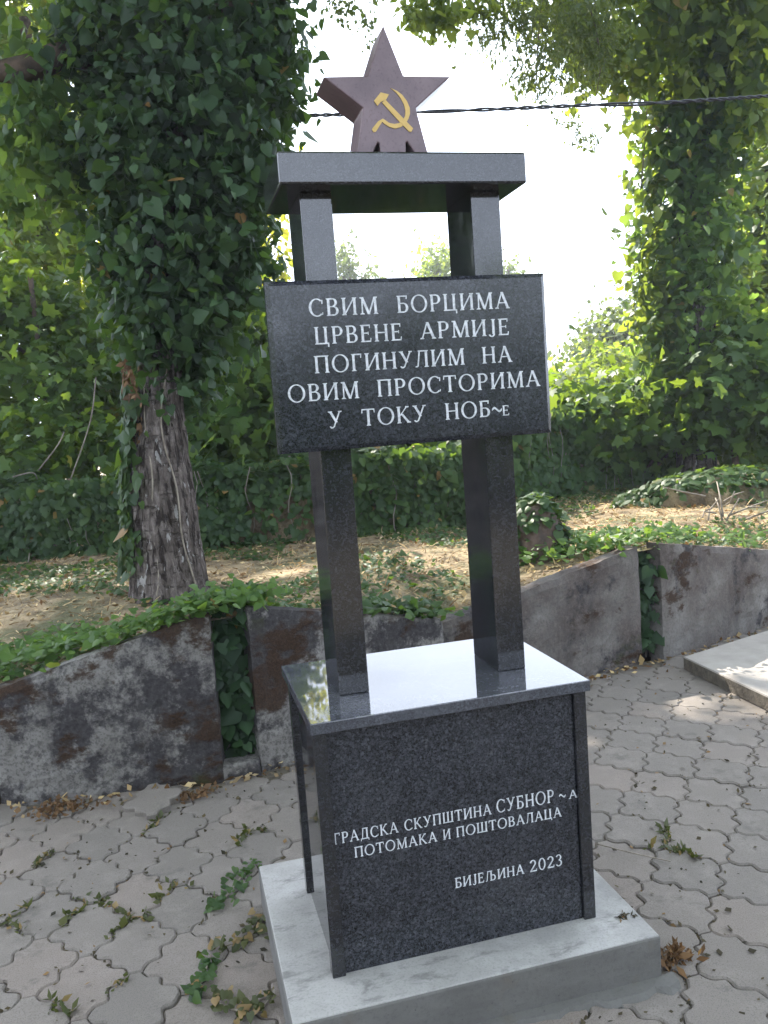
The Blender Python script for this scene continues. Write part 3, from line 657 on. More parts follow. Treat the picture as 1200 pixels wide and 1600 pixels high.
# crown, mostly above the picture: what shades the paved court
crown = [(np.array(c), np.array(r)) for c, r in (((-.6, 5.6, 8.2), (2.6, 1.6, 1.1)), ((-2.6, 6.6, 8.4), (2.2, 1.8, 1.1)), ((1.4, 6.4, 8.8), (2.4, 1.8, 1.1)), ((-1.2, 8.2, 8.9), (2.4, 1.5, 1.0)),
         ((-.1, 8.2, 9.3), (1.4, 1.0, .9)), ((-3.6, 8.6, 8.8), (1.8, 1.5, 1.0)), ((3.2, 7.6, 9.2), (1.6, 1.6, .9)), ((-4.6, 6.4, 8.3), (1.5, 1.5, .9)), ((-.2, 3.6, 7.0), (1.6, 1.3, .8)), ((-2.2, 9.8, 9.6), (1.8, 1.2, .9)), ((.6, 7.4, 8.6), (1.8, 1.4, .8)))]
lm = MB(); lm.tube(catmull([(-.3, 3.25, 5.8), (-.9, 4.4, 7.0), (-1.8, 6., 8.1), (-2.8, 7.6, 8.7)], 6), [.09] * 6 + [.07] * 6 + [.05] * 7, 10); lm.build('limb', BRANCH, ta)
dap = [(np.array(c), np.array(r)) for c, r in (((-3.4, 11.3, 9.6), (1.6, 1.2, .6)), ((-1.9, 12.0, 9.8), (1.2, 1.0, .5)), ((3.9, 10.9, 9.5), (1.0, .8, .4)))]  # sparse unseen leaf clusters, added to dapple the terrace with shade
foliage('crown', dap, 480, .21, OVAL_T, TREE_L, ta, per=10, spread=.2, lo=.1)
foliage('crown', crown, 30000, .21, OVAL_T, TREE_L, ta, per=18, spread=.25, lo=.2)

# ------------------------------------------------------------ right ivy-clad tree
tb_ = thing('ivy_tree', at(1085, 640, 9.2) * np.array([1, 1, 0]) + np.array([0, 0, .65]), 'tall tree wrapped to its crown in ivy, right of the tablet against the sky', 'tree')
base = ORG[tb_.name]
tk = MB(); top = at(1090, -160, 9.2); tk.tube(catmull([base - np.array([0, 0, .1]), at(1085, 400, 9.2), at(1095, 150, 9.2), top], 6), [.22] * 6 + [.18] * 6 + [.14] * 7, 14, noise=.05); tk.build('trunk', BARK, tb_)
TB = 9.2
ells = [ell(1085, 590, TB, 75, 60, .5), ell(1080, 500, TB, 68, 80, .5), ell(1085, 400, TB, 75, 80, .55), ell(1078, 300, TB, 72, 90, .5), ell(1095, 200, TB, 80, 90, .55), ell(1105, 110, TB, 95, 80, .7)]
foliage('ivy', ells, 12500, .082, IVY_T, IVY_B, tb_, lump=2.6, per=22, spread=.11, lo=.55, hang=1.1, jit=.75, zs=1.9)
ells = [ell(1040, 60, 8.6, 110, 70, .7), ell(1160, 40, 8.6, 110, 90, .8), ell(960, 60, 8.4, 70, 60, .5), ell(1150, 160, 8.8, 60, 60, .5), ell(1060, -60, 8.4, 180, 70, .9), ell(880, 0, 8.2, 60, 40, .4), ell(1030, 240, 9.1, 18, 60, .2), ell(1022, 400, 9.1, 18, 50, .2), ell(1025, 460, 9.1, 22, 60, .2), ell(1010, 500, 9.1, 14, 22, .15), ell(1012, 180, 9.0, 10, 60, .1), ell(1004, 260, 9.0, 6, 30, .06)]
foliage('crown', ells, 7500, .085, IVY_T, TREE_L, tb_, per=18, spread=.11, lo=.2, hang=1.0, jit=.7, zs=1.8)
lm = MB(); lm.tube(catmull([at(1090, 60, 9.2), at(1000, -40, 8.8), at(860, -60, 8), at(700, -70, 7.2)], 6), [.1] * 6 + [.07] * 6 + [.04] * 7, 8, noise=.05); lm.build('limb', BRANCH, tb_)
ells = [ell(690, -10, 7.2, 50, 22, .3), ell(655, 15, 7.2, 16, 22, .12), ell(745, 5, 7.3, 35, 22, .25), ell(700, 25, 7.2, 12, 25, .1), ell(815, -20, 7.6, 60, 30, .4)]
for e_ in ells: foliage('leaves', [e_], 120, .062, IVY_T, TREE_L, tb_, per=5, spread=.075, lo=.05)
ells = [ell(790, 30, 7.4, 55, 35, .35), ell(850, 90, 7.4, 40, 40, .3), ell(915, 60, 7.5, 45, 50, .3), ell(835, 125, 7.4, 18, 14, .12), ell(890, 20, 7.5, 60, 40, .4), ell(930, 100, 7.5, 22, 28, .15)]
foliage('leaves', ells, 5600, .05, NARROW_T, FINE, tb_, per=40, spread=.085, lo=.1, jit=.9)
ells = [ell(885, 198, 7.5, 12, 9, .08), ell(920, 218, 7.5, 16, 12, .1), ell(905, 145, 7.5, 12, 14, .08)]
foliage('leaves', ells, 260, .045, NARROW_T, FINE, tb_, per=20, spread=.05, lo=.1, jit=.9)
tw = MB(); tw.tube([at(u, v, 7.5) for u, v in ((935, 60), (938, 110), (930, 160), (925, 215))], .004, 5); tw.build('twig', BRANCH, tb_)
tw = MB(); tw.tube([at(u, v, 7.5) for u, v in ((930, 150), (900, 185), (880, 198))], .003, 5); tw.build('twig', BRANCH, tb_)
tw = MB(); tw.tube([at(u, v, 7.5) for u, v in ((860, -60), (845, 10), (840, 80), (838, 125))], .006, 5); tw.build('twig', BRANCH, tb_)
tw = MB(); tw.tube([at(u, v, 7.4) for u, v in ((900, -60), (930, 40), (935, 70))], .006, 5); tw.build('twig', BRANCH, tb_)
tw = MB(); tw.tube([at(u, v, 9.0) for u, v in ((1020, 100), (1010, 180), (1006, 240), (1002, 290))], .006, 5); tw.build('twig', BRANCH, tb_)
tw = MB(); tw.tube([at(u, v, 9.1) for u, v in ((1085, 330), (1040, 350), (1015, 370), (1004, 405))], .008, 5); tw.build('twig', BRANCH, tb_)
# thin twigs hanging over the star from the left tree
ells = [ell(520, 5, 4.6, 26, 12, .1), ell(570, 35, 4.6, 9, 16, .06), ell(578, 60, 4.6, 5, 14, .04), ell(540, 12, 4.6, 10, 8, .06), ell(575, 8, 4.6, 12, 10, .06), ell(640, 10, 4.6, 5, 22, .04)]
foliage('leaves', ells, 300, .026, OVAL_T, FINE, ta, per=8, spread=.035, lo=.1, jit=.8)
tw = MB(); tw.tube([at(u, v, 4.6) for u, v in ((560, -140), (566, -20), (572, 30), (578, 75))], .0025, 5); tw.build('twig', BRANCH, ta)
tw = MB(); tw.tube([at(u, v, 4.6) for u, v in ((560, -140), (530, -30), (515, 8), (500, 14))], .0025, 5); tw.build('twig', BRANCH, ta)

# ------------------------------------------------------------ background trees and shrubs
def bush(name, dep, e, n, size, tm, mat, label, cat, trunk=None, group=None, **kw):
    E = [ell(u, v, dep + dd, ru, rv, rd) for u, v, dd, ru, rv, rd in e]
    c = np.mean([q[0] for q in E], 0); bx = np.array([c[0], c[1], .65])
    t = thing(name, bx, label, cat, group)
    hi = max(q[0][2] for q in E); tb = MB()
    tb.tube(catmull([bx - np.array([0, 0, .1]), bx * .5 + c * .5 + RNG.normal(size=3) * .05, np.array([c[0], c[1], hi])], 6), list(np.linspace(trunk or .05, (trunk or .05) * .5, 13)), 8, noise=.05); 
    for q in E[:6]: tb.tube([np.array([c[0], c[1], max(.75, q[0][2] - .8 * abs(q[0][0] - c[0]) - .3)]), q[0] * .6 + c * .4, q[0]], [(trunk or .05) * .5, (trunk or .05) * .35, .015], 6)
    tb.build('trunk', BRANCH, t)
    foliage('crown', E, n, size, tm, mat, t, **kw); return t
GB = 'trees and shrubs beyond the ivy bank'
bush('tree', 11, [(60, 330, 0, 110, 110, .5), (-20, 180, 0, 110, 120, .5), (150, 240, .5, 70, 80, .4), (60, 430, -.4, 110, 90, .5), (60, 60, .5, 110, 100, .5)], 8000, .095, IVY_T, TREE_L, 'sunlit tree filling the upper left edge behind the ivy-clad trunk', 'tree', .14, GB, per=14, spread=.2, lo=.45)
bush('tree', 13, [(300, 390, 0, 90, 60, .4), (210, 350, 0, 70, 80, .4), (400, 330, .3, 50, 80, .4), (120, 400, .6, 70, 70, .4), (410, 420, 0, 45, 40, .3), (300, 280, .5, 90, 60, .4), (200, 460, .3, 110, 50, .4)], 4600, .12, OVAL_T, TREE_Y, 'bright backlit tree showing yellow green behind the ivy-clad trunk', 'tree', .12, GB, per=14, spread=.22, lo=.1)
bush('shrub', 8.8, [(40, 520, 0, 110, 90, .8), (140, 520, .2, 70, 70, .7), (60, 620, -.3, 130, 80, .8), (-60, 450, 0, 80, 120, .9), (180, 620, 0, 70, 90, .7), (60, 710, -1.0, 140, 45, .6), (190, 700, -.9, 60, 50, .5), (-80, 690, -.8, 90, 60, .6)], 13000, .085, BROAD_T, BROAD, 'dark leafy shrub at the left edge above the ivy bank', 'shrub', .05, GB, per=12, spread=.15, lo=.4, lump=3)
bush('shrub', 8.2, [(360, 530, 0, 70, 70, .5), (400, 600, -.1, 70, 80, .5), (330, 610, 0, 60, 80, .5), (380, 670, -.2, 90, 60, .5), (300, 680, 0, 60, 50, .5)], 5200, .11, BROAD_T, BROAD, 'broad leafed vine shrub between the bare trunk and the tablet', 'shrub', .04, GB, per=8, spread=.16, lo=.4)
bush('shrub', 8.3, [(480, 700, 0, 70, 40, .5), (560, 700, .1, 70, 35, .5), (640, 700, 0, 70, 40, .5), (720, 690, .2, 60, 45, .5), (560, 640, .4, 90, 40, .5), (680, 630, .4, 80, 40, .5)], 6000, .095, BROAD_T, BROAD, 'leafy vine shrub seen under the tablet between the pillars', 'shrub', .04, GB, per=8, spread=.15, lo=.3)
bush('shrub', 9.3, [(870, 655, 0, 70, 32, .6), (950, 655, 0, 80, 34, .6), (1040, 650, 0, 80, 34, .6), (1120, 640, 0, 80, 40, .6), (1200, 640, 0, 80, 50, .6), (800, 690, .2, 60, 40, .5)], 9500, .095, BROAD_T, BROAD, 'broad leafed vine thicket on top of the right-hand ivy bank', 'shrub', .04, GB, per=8, spread=.17, lo=.35)
bush('shrub', 8.8, [(1150, 600, 0, 60, 50, .5), (1190, 560, .1, 60, 60, .5), (1110, 620, .1, 50, 30, .4)], 2600, .11, BROAD_T, BROAD, 'leafy shrub at the right border below the sunlit tree', 'shrub', .04, GB, per=8, spread=.17, lo=.3)
bush('shrub', 15, [(890, 610, 0, 55, 22, .7), (940, 590, .5, 50, 40, .8), (990, 600, .5, 40, 50, .8), (850, 615, .6, 50, 18, .6)], 4200, .13, OVAL_T, TREE_L, 'bright yellow green sunlit bush right of the tablet', 'shrub', .05, GB, per=14, spread=.2, lo=.3)
bush('tree', 20, [(960, 540, 0, 45, 45, 1.0), (990, 500, 0, 30, 40, .8), (920, 560, 0, 30, 30, .7), (935, 520, .4, 22, 24, .5), (1010, 550, .5, 40, 60, 1)], 5200, .14, OVAL_T, FINE, 'pale fine leafed tree beyond the sunlit bush', 'tree', .1, GB, per=16, spread=.2, lo=.2)
bush('tree', 12, [(1200, 420, 0, 55, 90, .9), (1210, 300, 0, 60, 80, .9), (1190, 500, 0, 45, 60, .7), (1220, 170, .3, 70, 90, .9), (1170, 380, .4, 25, 60, .4)], 9000, .10, IVY_T, TREE_L, 'sunlit yellow green tree at the right border beside the ivy-clad tree', 'tree', .1, GB, per=14, spread=.18, lo=.3)
GD = 'distant trees seen between the pillars'
bush('tree', 32, [(538, 405, 0, 16, 26, .8), (530, 430, 0, 22, 26, .9), (577, 432, 0, 10, 14, .5), (545, 480, 0, 40, 40, 1)], 2600, .17, OVAL_T, FINE, 'distant tree beside the inner edge of the left pillar', 'tree', .12, GD, per=14, spread=.3, lo=.2)
bush('tree', 32, [(685, 405, 0, 24, 18, .8), (672, 420, 0, 24, 16, .8), (700, 430, 0, 40, 30, 1), (680, 480, 0, 50, 40, 1)], 3200, .17, OVAL_T, TREE_L, 'distant yellow green tree beside the inner edge of the right pillar', 'tree', .12, GD, per=14, spread=.3, lo=.2)
bush('tree', 34, [(796, 418, 0, 9, 14, .5), (790, 445, 0, 22, 26, .8), (800, 500, 0, 30, 40, 1)], 1500, .17, OVAL_T, FINE, 'distant tree tip showing above the tablet right of the right pillar', 'tree', .12, GD, per=14, spread=.28, lo=.2)

# far wood closing the horizon, the wood behind the viewer that the polished stone reflects, and an added shade canopy
P = []; 
for i in range(70):
    a = R(-75 + 150 * i / 69) ; d = RNG.uniform(45, 60); h = RNG.uniform(1.6, 3.0)
    P.append((np.array([d * math.sin(a), d * math.cos(a), h * .4]), np.array([4.0, 3, h])))
foliage('wood', P, 16000, .55, OVAL_T, FINE, None, per=12, spread=.5, lo=.3, kind='stuff', label='low far-off wood closing the horizon behind the trees', cat='woods')
P = []
for i in range(44):
    a = R(105 + 150 * i / 43); d = RNG.uniform(13, 17); h = RNG.uniform(1.8, 2.5)
    P.append((np.array([d * math.sin(a), d * math.cos(a), h]), np.array([1.6, 1.4, h])))
for i in range(46):  # unseen high crowns, added to cut the sky light on the court
    a = R(RNG.uniform(60, 300)); d = RNG.uniform(1, 13); P.append((np.array([.5 + d * math.sin(a), -1.5 + d * math.cos(a), RNG.uniform(9.5, 12.5)]), np.array([2.2, 2.2, .9])))
foliage('treeline_shade_canopy', P, 42000, .3, OVAL_T, BROAD, None, per=12, spread=.35, lo=.5, kind='stuff', label='wood of shrubs behind the viewer, with unseen overhead canopy added to cut sky light', cat='woods')

# ------------------------------------------------------------ ivy banks (low walls buried in ivy)
def bank(path, h, th, n, size, mat, label, topfac=1.0, name='ivy_hedge'):
    path = [np.array(p, float) for p in path]; t = thing(name, (*path[len(path)//2][:2], .62), label, 'hedge', 'ivy covered banks behind the terrace')
    core = MB(); V = []
    for p in path: V += [(p[0], p[1] + .10, .5), (p[0], p[1] + .16, p[2] - .12), (p[0], p[1] + th, p[2] - .14), (p[0], p[1] + th + .1, .5)]
    core.add(V, [(4*i+k, 4*i+4+k, 4*i+5+k, 4*i+1+k) for i in range(len(path)-1) for k in range(3)]); core.build('bank', EARTH, t)
    L = np.array([np.linalg.norm((path[i+1] - path[i])[:2]) for i in range(len(path)-1)]); s = RNG.uniform(0, L.sum(), n); cum = np.concatenate([[0], np.cumsum(L)])
    X = np.interp(s, cum, [p[0] for p in path]); Y = np.interp(s, cum, [p[1] for p in path]); Z = np.interp(s, cum, [p[2] for p in path])
    bare = np.sin(s * 3.1 + 1.3) + np.sin(s * 1.7) ; face = RNG.random(n) < .66; zr = .62 + (Z - .62) * RNG.random(n) ** .75
    lump = .05 * np.sin(s * 5) * np.sin(zr * 9 + s * 2) + .06 * np.sin(s * 2.2 + zr * 4)
    ok = ~(face & (bare > 1.0) & (zr < .62 + (Z - .62) * .6) & (RNG.random(n) < .75))
    Pf = np.column_stack([X, Y + .05 + lump - .10 * (1 - (zr - .62) / (Z - .62)) + RNG.normal(0, .035, n), zr]); Nf = np.array([[0, -1, .35]]) + RNG.normal(size=(n, 3)) * .45
    Pt = np.column_stack([X, Y + RNG.random(n) * th + .02, Z + RNG.normal(0, .04, n) - .02 + .06 * np.sin(s * 4.3)]); Nt = np.array([[0, -.25, 1]]) + RNG.normal(size=(n, 3)) * .4
    P = np.where(face[:, None], Pf, Pt)[ok]; Nn = np.where(face[:, None], Nf, Nt)[ok]; k = len(P)
    leaves(P, Nn, np.array([[0, -.5, -1]]) + RNG.normal(size=(k, 3)) * .6, sizes(k, size), IVY_T, 'ivy', mat, t)
    for i in range(int(L.sum() * 3)):
        s0 = random.uniform(0, L.sum()); x, y, z = (np.interp(s0, cum, [p[j] for p in path]) for j in range(3)); q = MB()
        pts = [(x + .03 * math.sin(k * 1.3 + i), y - .02 + .03 * math.cos(k + i), z - .02 - (z - .66) * k / 7) for k in range(8)]; q.tube(pts, .0035, 5); q.build('ivy_stem', VINE, t)
    return t
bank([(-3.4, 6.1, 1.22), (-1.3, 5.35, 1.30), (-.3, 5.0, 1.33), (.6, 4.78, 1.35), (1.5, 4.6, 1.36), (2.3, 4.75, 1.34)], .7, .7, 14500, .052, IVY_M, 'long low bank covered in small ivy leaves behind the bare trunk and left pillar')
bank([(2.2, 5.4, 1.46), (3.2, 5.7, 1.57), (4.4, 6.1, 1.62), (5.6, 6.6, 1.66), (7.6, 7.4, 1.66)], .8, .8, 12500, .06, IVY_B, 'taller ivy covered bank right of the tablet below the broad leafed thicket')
def mound(name, c, r, n, size, mat, label, cat, corem=EARTH, tm=IVY_T):
    t = thing(name, (c[0], c[1], .62), label, cat); core = MB(); V = []; Fm = []; nu, nv = 14, 7
    for j in range(nv + 1):
        for i in range(nu):
            th = 2 * math.pi * i / nu; ph = math.pi / 2 * j / nv; w_ = 1 + .1 * math.sin(3 * th + j)
            V.append((c[0] + r[0] * .86 * w_ * math.cos(ph) ** .6 * math.cos(th), c[1] + r[1] * .86 * w_ * math.cos(ph) ** .6 * math.sin(th), .6 + (c[2] - .6) * .92 * math.sin(ph)))
    Fm = [(j*nu+i, j*nu+(i+1) % nu, (j+1)*nu+(i+1) % nu, (j+1)*nu+i) for j in range(nv) for i in range(nu)]
    core.add(V, Fm, True); core.build('body', corem, t)
    d = rnd_dirs(n); d[:, 2] = np.abs(d[:, 2]); bare = (d[:, 0] * -.2 + d[:, 1] * -1 > .55) & (d[:, 2] < .62) & (RNG.random(n) < .9); d = d[~bare]; n = len(d)
    P = np.array([c[0], c[1], .62]) + d * np.array([r[0], r[1], c[2] - .62]) * RNG.uniform(.9, 1.12, (n, 1)); Nn = d + np.array([0, 0, .4]) + RNG.normal(size=(n, 3)) * .4
    leaves(P, Nn, np.array([[0, -.3, -1]]) + d * .4 + RNG.normal(size=(n, 3)) * .5, sizes(n, size), tm, 'ivy', mat, t); return t
mound('tree_stump', (2.06, 3.12, 1.03), (.21, .22), 620, .05, IVY_M, 'short brown stump capped with ivy on the terrace right of the right pillar', 'stump', BRANCH)
mound('ivy_mound', (4.75, 4.7, .93), (1.15, .5), 2600, .06, IVY_M, 'broad heap of ivy and dead sticks on the terrace at the right', 'ivy heap')
db = MB()
for k in range(12):
    p = at(1130 + random.uniform(-30, 40), 795 + random.uniform(-20, 25), 6.6); d = np.array([random.uniform(-1, 1), random.uniform(-.5, .5), random.uniform(-.1, .6)]); d /= np.linalg.norm(d)
    L = random.uniform(.12, .4); db.tube([p, p + d * L * .5 + RNG.normal(size=3) * .02, p + d * L], [.008, .007, .004], 5)
db.build('dead_branch', VINE, label='bundle of pale dead branches lying before the ivy heap', cat='branch')
dl = MB()
for u, v, du, dv in ((60, 735, 40, -60), (110, 750, 40, -160), (30, 780, 60, 90), (40, 900, -10, -60), (20, 745, 40, 8)):
    p, q = at(u, v, 7.0), at(u + du, v + dv, 7.2); dl.tube(catmull([p, p * .5 + q * .5 + np.array([.06, 0, .05]), q], 5), .006, 5)
dl.build('dead_branch', VINE, label='pale bent dead stems in front of the dark shrub at the left', cat='branch')
stk = MB(); stk.tube([at(452, 712, 7.3), at(453, 722, 7.3), at(455, 736, 7.3)], .012, 6); stk.build('stake', VINE, label='small pale stake standing below the lower left corner of the tablet', cat='stake')

# ------------------------------------------------------------ ivy in the wall gaps and over the wall
def gap_ivy(x0, x1, y, ztop, n, size, lb, sl=.12):
    t = thing('ivy_plant', ((x0 + x1) / 2, y, .0), lb, 'ivy plant', 'ivy growing in the wall gaps')
    P = np.column_stack([RNG.uniform(x0, x1, n), y + RNG.normal(0, .035, n), RNG.random(n) ** .8 * ztop + .06]); Nn = np.array([[0, -1, .4]]) + RNG.normal(size=(n, 3)) * .45
    leaves(P, Nn, np.array([[0, -.3, -1]]) + RNG.normal(size=(n, 3)) * .5, sizes(n, size), IVY_T, 'foliage', IVY_D, t)
    q = MB()
    for k in range(4):
        x = x0 + (x1 - x0) * (k + .5) / 4; q.tube([(x + .02 * math.sin(j + k), y + .02, j * ztop / 6) for j in range(7)], .004, 5)
    q.build('stem', VINE, t)
gap_ivy(-.175, -.012, 1.93, .80, 420, .055, 'dark ivy filling the wide gap between the mossy panel and the next')
gap_ivy(2.475, 2.59, 2.58, .62, 150, .055, 'ivy climbing in the narrow gap beside the lichen covered panel')
def creep(name, pts, n, size, mat, label, sx=.06, z=.02, up=1.0, cat='creeper', tm=IVY_T, stem=True):
    pts = [np.array(p) for p in pts]; t = thing(name, pts[len(pts)//2], label, cat)
    c = catmull(pts, 12); c = np.array(c); i = RNG.integers(0, len(c), n); P = c[i] + np.column_stack([RNG.normal(0, sx, n), RNG.normal(0, sx, n), np.abs(RNG.normal(0, z, n)) + .008])
    Nn = np.array([[0, -.3, up]]) + RNG.normal(size=(n, 3)) * .4; leaves(P, Nn, RNG.normal(size=(n, 3)) + np.array([[0, -.6, -.1]]), sizes(n, size), tm, 'foliage', mat, t)
    if stem: q = MB(); q.tube([p + np.array([0, 0, .006]) for p in c], .003, 5); q.build('stem', VINE, t)
    return t
wy = lambda x, d=.05: (x, float(wall_y(x)) + d, float(wall_z(x)) + .01)
creep('ivy_creeper', [wy(-.95, .25), wy(-.7, .2), wy(-.45, .12), wy(-.2, .08), (-.05, 1.95, .84), wy(.08, .12)], 900, .036, IVY_L, 'bright green ivy spilling over the top of the mossy panel', .085, .03)
creep('ivy_creeper', [wy(-1.6, .5), wy(-1.2, .4), wy(-1.0, .5), wy(-.8, .5)], 700, .04, IVY_L, 'low green ground plants on the slope above the mossy panel at the left', .16, .02, stem=False)
creep('ivy_creeper', [wy(.55, .1), wy(.8, .14), wy(1.02, .1)], 240, .045, IVY_M, 'trailing ivy on the panel top between the two pillars', .07, .02)
creep('ivy_creeper', [wy(2.0, .55), wy(2.35, .3), wy(2.6, .3), wy(3.2, .5), wy(3.7, .4)], 1150, .034, IVY_L, 'sunlit ivy carpet behind the two right-hand panels', .17, .025, stem=False)
gz = lambda u, v: on_z(u, v, .004)
creep('weed_strip', [gz(395, 1352), gz(375, 1375), gz(352, 1405), gz(330, 1420)], 80, .022, IVY_M, 'trailing ivy strand on the pavers left of the plinth corner', .022, .01)
creep('weed_strip', [gz(410, 1430), gz(395, 1460), gz(370, 1475), gz(345, 1482)], 60, .022, WEED, 'dusty weed strip in the joint halfway along the plinth side', .022, .01)
creep('weed_strip', [gz(330, 1495), gz(318, 1530), gz(308, 1560)], 40, .025, IVY_M, 'ivy strand with brown leaves in the joint nearest the plinth front corner', .02, .01)
creep('weed_strip', [gz(330, 1565), gz(365, 1580), gz(400, 1585), gz(425, 1560)], 50, .022, WEED, 'low weeds along the plinth foot at the bottom edge', .02, .01)
CELLS = np.array([ORIG + (i * .154 * np.array([1, 0]) + j * .155 * np.array([0, 1])) @ ROT for i in range(-16, 22) for j in range(-14, 16) if (i + j) % 2 == 0])
JOINT = (CELLS[:, None, :] + (outline @ ROT)[None]).reshape(-1, 2)
def weed(u, v, lb, n=45, h=.05, mat=IVY_L, s=.02, r=.03, joint=True):
    c = gz(u, v); t = thing('weed', c, lb, 'weed', 'weeds in the paving joints') if joint else thing('dry_leaf_pile', c, lb, 'dry leaves', 'piles of dry leaves on the paving'); d = rnd_dirs(n); d[:, 2] = np.abs(d[:, 2]) * .6 + .05
    if joint:
        J = JOINT[np.linalg.norm(JOINT - JOINT[np.argmin(np.linalg.norm(JOINT - c[:2], axis=1))], axis=1) < r * 2.0]
        P = np.column_stack([J[RNG.integers(0, len(J), n)] + RNG.normal(0, .007, (n, 2)), RNG.random(n) * h * .35 - .004])
    else:
        P = c + RNG.normal(size=(n, 3)) * np.array([r * .55, r * .3, 0]) + np.array([0, 0, 1]) * RNG.random((n, 1)) * .022; d[:, 2] *= .25
    leaves(P, rnd_dirs(n) + np.array([0, 0, .8]), d, sizes(n, s), OVAL_T if s < .026 else NARROW_T, 'leaves', mat, t)
weed(1060, 1315, 'tuft of weeds in a joint right of the pedestal inscription', 90, .05, WEED, .03, .05)
weed(1072, 1325, 'darker sprig beside the weed tuft right of the pedestal', 40, .06, WEED, .025, .03)
weed(58, 1340, 'brownish green tuft in a joint at the left, below the mossy panel', 60, .035, WEED)
weed(262, 1285, 'small bright weed on the pavers below the loose paver', 40, .02, WEED, .025, .045)
weed(120, 1420, 'flat brownish weed in a joint near the left border, above the bottom tuft', 70, .02, WEED, .025, .05)
weed(208, 1440, 'spreading weed in a joint midway between the left border and the plinth', 60, .02, WEED, .025, .045)
weed(255, 1388, 'small grey green weed just above the spreading weed on the left paving', 40, .025, WEED, .022, .035)
weed(8, 1440, 'dusty weed clump cut by the left border', 80, .03, WEED, .03, .06)
weed(190, 1545, 'tiny weed on a paver near the bottom left corner', 25, .02, WEED, .02, .025)
weed(90, 1585, 'grassy tuft at the bottom edge left', 40, .04, WEED, .03, .03)
weed(385, 1305, 'weed tuft in the joint behind the plinth rear corner', 50, .03, WEED, .025, .04)
weed(300, 1245, 'brown dry leaves at the foot of the mossy panel beside the wide ivy gap', 130, .03, DEAD, .024, .10, False)
weed(100, 1265, 'long drift of brown dry leaves at the foot of the mossy panel, far left', 220, .03, DEAD, .024, .14, False)
weed(1050, 1500, 'heap of brown dry leaves at the front right plinth corner', 170, .03, DEAD, .03, .055, False)
sw = MB(); sw.tube([on_z(930, 1318, .012), on_z(985, 1332, .02), on_z(1048, 1346, .012)], .0022, 5); sw.build('dry_stalk', VINE, label='single pale straw lying on the pavers right of the pedestal', cat='straw')
n = 26; c = on_z(978, 1432, .1385); leaves(c + RNG.normal(size=(n, 3)) * np.array([.012, .008, .001]) + np.array([0, 0, .003]), np.array([[0, 0, 1.]]) + RNG.normal(size=(n, 3)) * .5, RNG.normal(size=(n, 3)), sizes(n, .014), OVAL_T, 'leaf_scrap', BITS, None, label='black scrap of leaf on the right corner of the plinth top', cat='leaf scrap')

# ------------------------------------------------------------ litter
n = 1900; X = RNG.uniform(-2, 4, n); Y = RNG.uniform(-1.8, 2.4, n); ok = (Y < wall_y(X) - .02) & ~((X > -.15) & (X < .95) & (Y > -.14) & (Y < .72)); X, Y = X[ok], Y[ok]; n = len(X)
leaves(np.column_stack([X, Y, np.full(n, .006)]), np.array([[0, 0, 1.]]) + RNG.normal(size=(n, 3)) * .35, RNG.normal(size=(n, 3)), sizes(n, .017, .6), OVAL_T, 'litter', BITS, None, kind='stuff', label='dark crumbs of leaf scattered over the pavers', cat='litter')
cells = [ORIG + (i * .154 * np.array([1, 0]) + j * .155 * np.array([0, 1])) @ ROT for i in range(-16, 22) for j in range(-14, 16) if (i + j) % 2 == 0]
n = 7000; ci = np.array(cells)[RNG.integers(0, len(cells), n)]; Q = ci + outline[RNG.integers(0, m, n)] @ ROT + RNG.normal(0, .006, (n, 2))
dens = np.sin(Q[:, 0] * 5.3 + 1) * np.sin(Q[:, 1] * 4.7) + np.sin(Q[:, 0] * 2.1 - Q[:, 1] * 2.9); ok = (Q[:, 1] < wall_y(Q[:, 0]) - .03) & ~((Q[:, 0] > -.16) & (Q[:, 0] < .96) & (Q[:, 1] > -.15) & (Q[:, 1] < .73)) & (dens + RNG.normal(0, .6, n) > .1); Q = Q[ok]; n = len(Q)
leaves(np.column_stack([Q, RNG.uniform(-.006, .004, n)]), np.array([[0, 0, 1.]]) + RNG.normal(size=(n, 3)) * .5, RNG.normal(size=(n, 3)), sizes(n, .016, .6), OVAL_T, 'joint_litter', BITS, None, kind='stuff', label='dirt and leaf crumbs caught in the paving joints', cat='litter')
n = 420; X = RNG.uniform(-2, 4, n); Y = wall_y(X) - np.abs(RNG.normal(0, .07, n)) - .01
leaves(np.column_stack([X, Y, np.full(n, .008) + RNG.uniform(0, .015, n)]), np.array([[0, 0, 1.]]) + RNG.normal(size=(n, 3)) * .6, RNG.normal(size=(n, 3)), sizes(n, .035, .5), OVAL_T, 'litter', DRY, None, kind='stuff', label='dry brown leaves gathered along the foot of the wall', cat='litter')
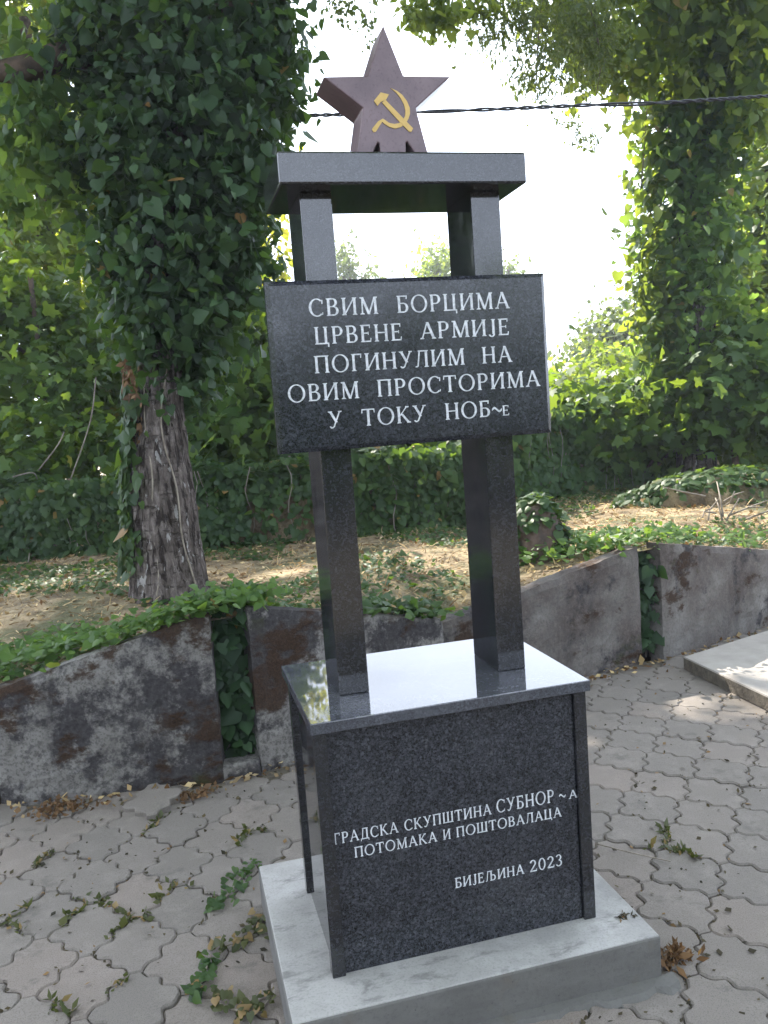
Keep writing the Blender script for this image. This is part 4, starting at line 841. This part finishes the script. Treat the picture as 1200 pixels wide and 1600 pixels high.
n = 24000; X = RNG.uniform(-3.5, 7, n); Y = wall_y(X) + .1 + RNG.random(n) ** 1.0 * 3.4
Z = terr_z(X, Y) + RNG.uniform(.003, .025, n); sel = RNG.random(n) < .55
for tm, mk, nm, s in ((STRAW_T, sel, 'dry_grass', .05), (OVAL_T, ~sel, 'litter', .03)):
    k = int(mk.sum()); leaves(np.column_stack([X, Y, Z])[mk], np.array([[0, -.1, 1.]]) + RNG.normal(size=(k, 3)) * .4, RNG.normal(size=(k, 3)), sizes(k, s, .5), tm, nm, DRY, None, kind='stuff', label='dry straw strewn over the terrace' if nm == 'dry_grass' else 'dry leaves strewn over the terrace', cat='litter')
n = 24000; X = RNG.uniform(-3.5, 7, n); Y = wall_y(X) + .15 + RNG.random(n) * 3.2; pm = np.sin(X * 1.9 + 1) * np.cos(Y * 2.3) + .5 * np.sin(X * 4.1 + Y * 3) + .5 * (Y - wall_y(X) > 2.2) - .15
ok = pm > -.15; X, Y = X[ok], Y[ok]; k = len(X)
leaves(np.column_stack([X, Y, terr_z(X, Y) + RNG.uniform(.01, .04, k)]), np.array([[0, -.2, 1.]]) + RNG.normal(size=(k, 3)) * .35, RNG.normal(size=(k, 3)) + np.array([[0, -.5, 0]]), sizes(k, .03), IVY_T, 'ground_cover', IVY_M, None, kind='stuff', label='patches of small ground ivy on the terrace', cat='ground cover')

# ------------------------------------------------------------ scattering volume added to imitate the veil of lens flare
hz = MB(); hz.box((-90, -30, -1.2), (90, 90, 16)); hm = bpy.data.materials.new('flare_haze'); hm.use_nodes = True; ht = hm.node_tree; ht.nodes.clear()
pvn = ht.nodes.new('ShaderNodeVolumePrincipled'); pvn.inputs['Color'].default_value = (.9, .95, 1, 1); pvn.inputs['Density'].default_value = .0024; pvn.inputs['Anisotropy'].default_value = .45
ho = ht.nodes.new('ShaderNodeOutputMaterial'); ht.links.new(pvn.outputs['Volume'], ho.inputs['Volume'])
hz.build('flare_haze', hm, kind='stuff', label='thin scattering volume added to imitate the lens flare veil', cat='flare_haze')
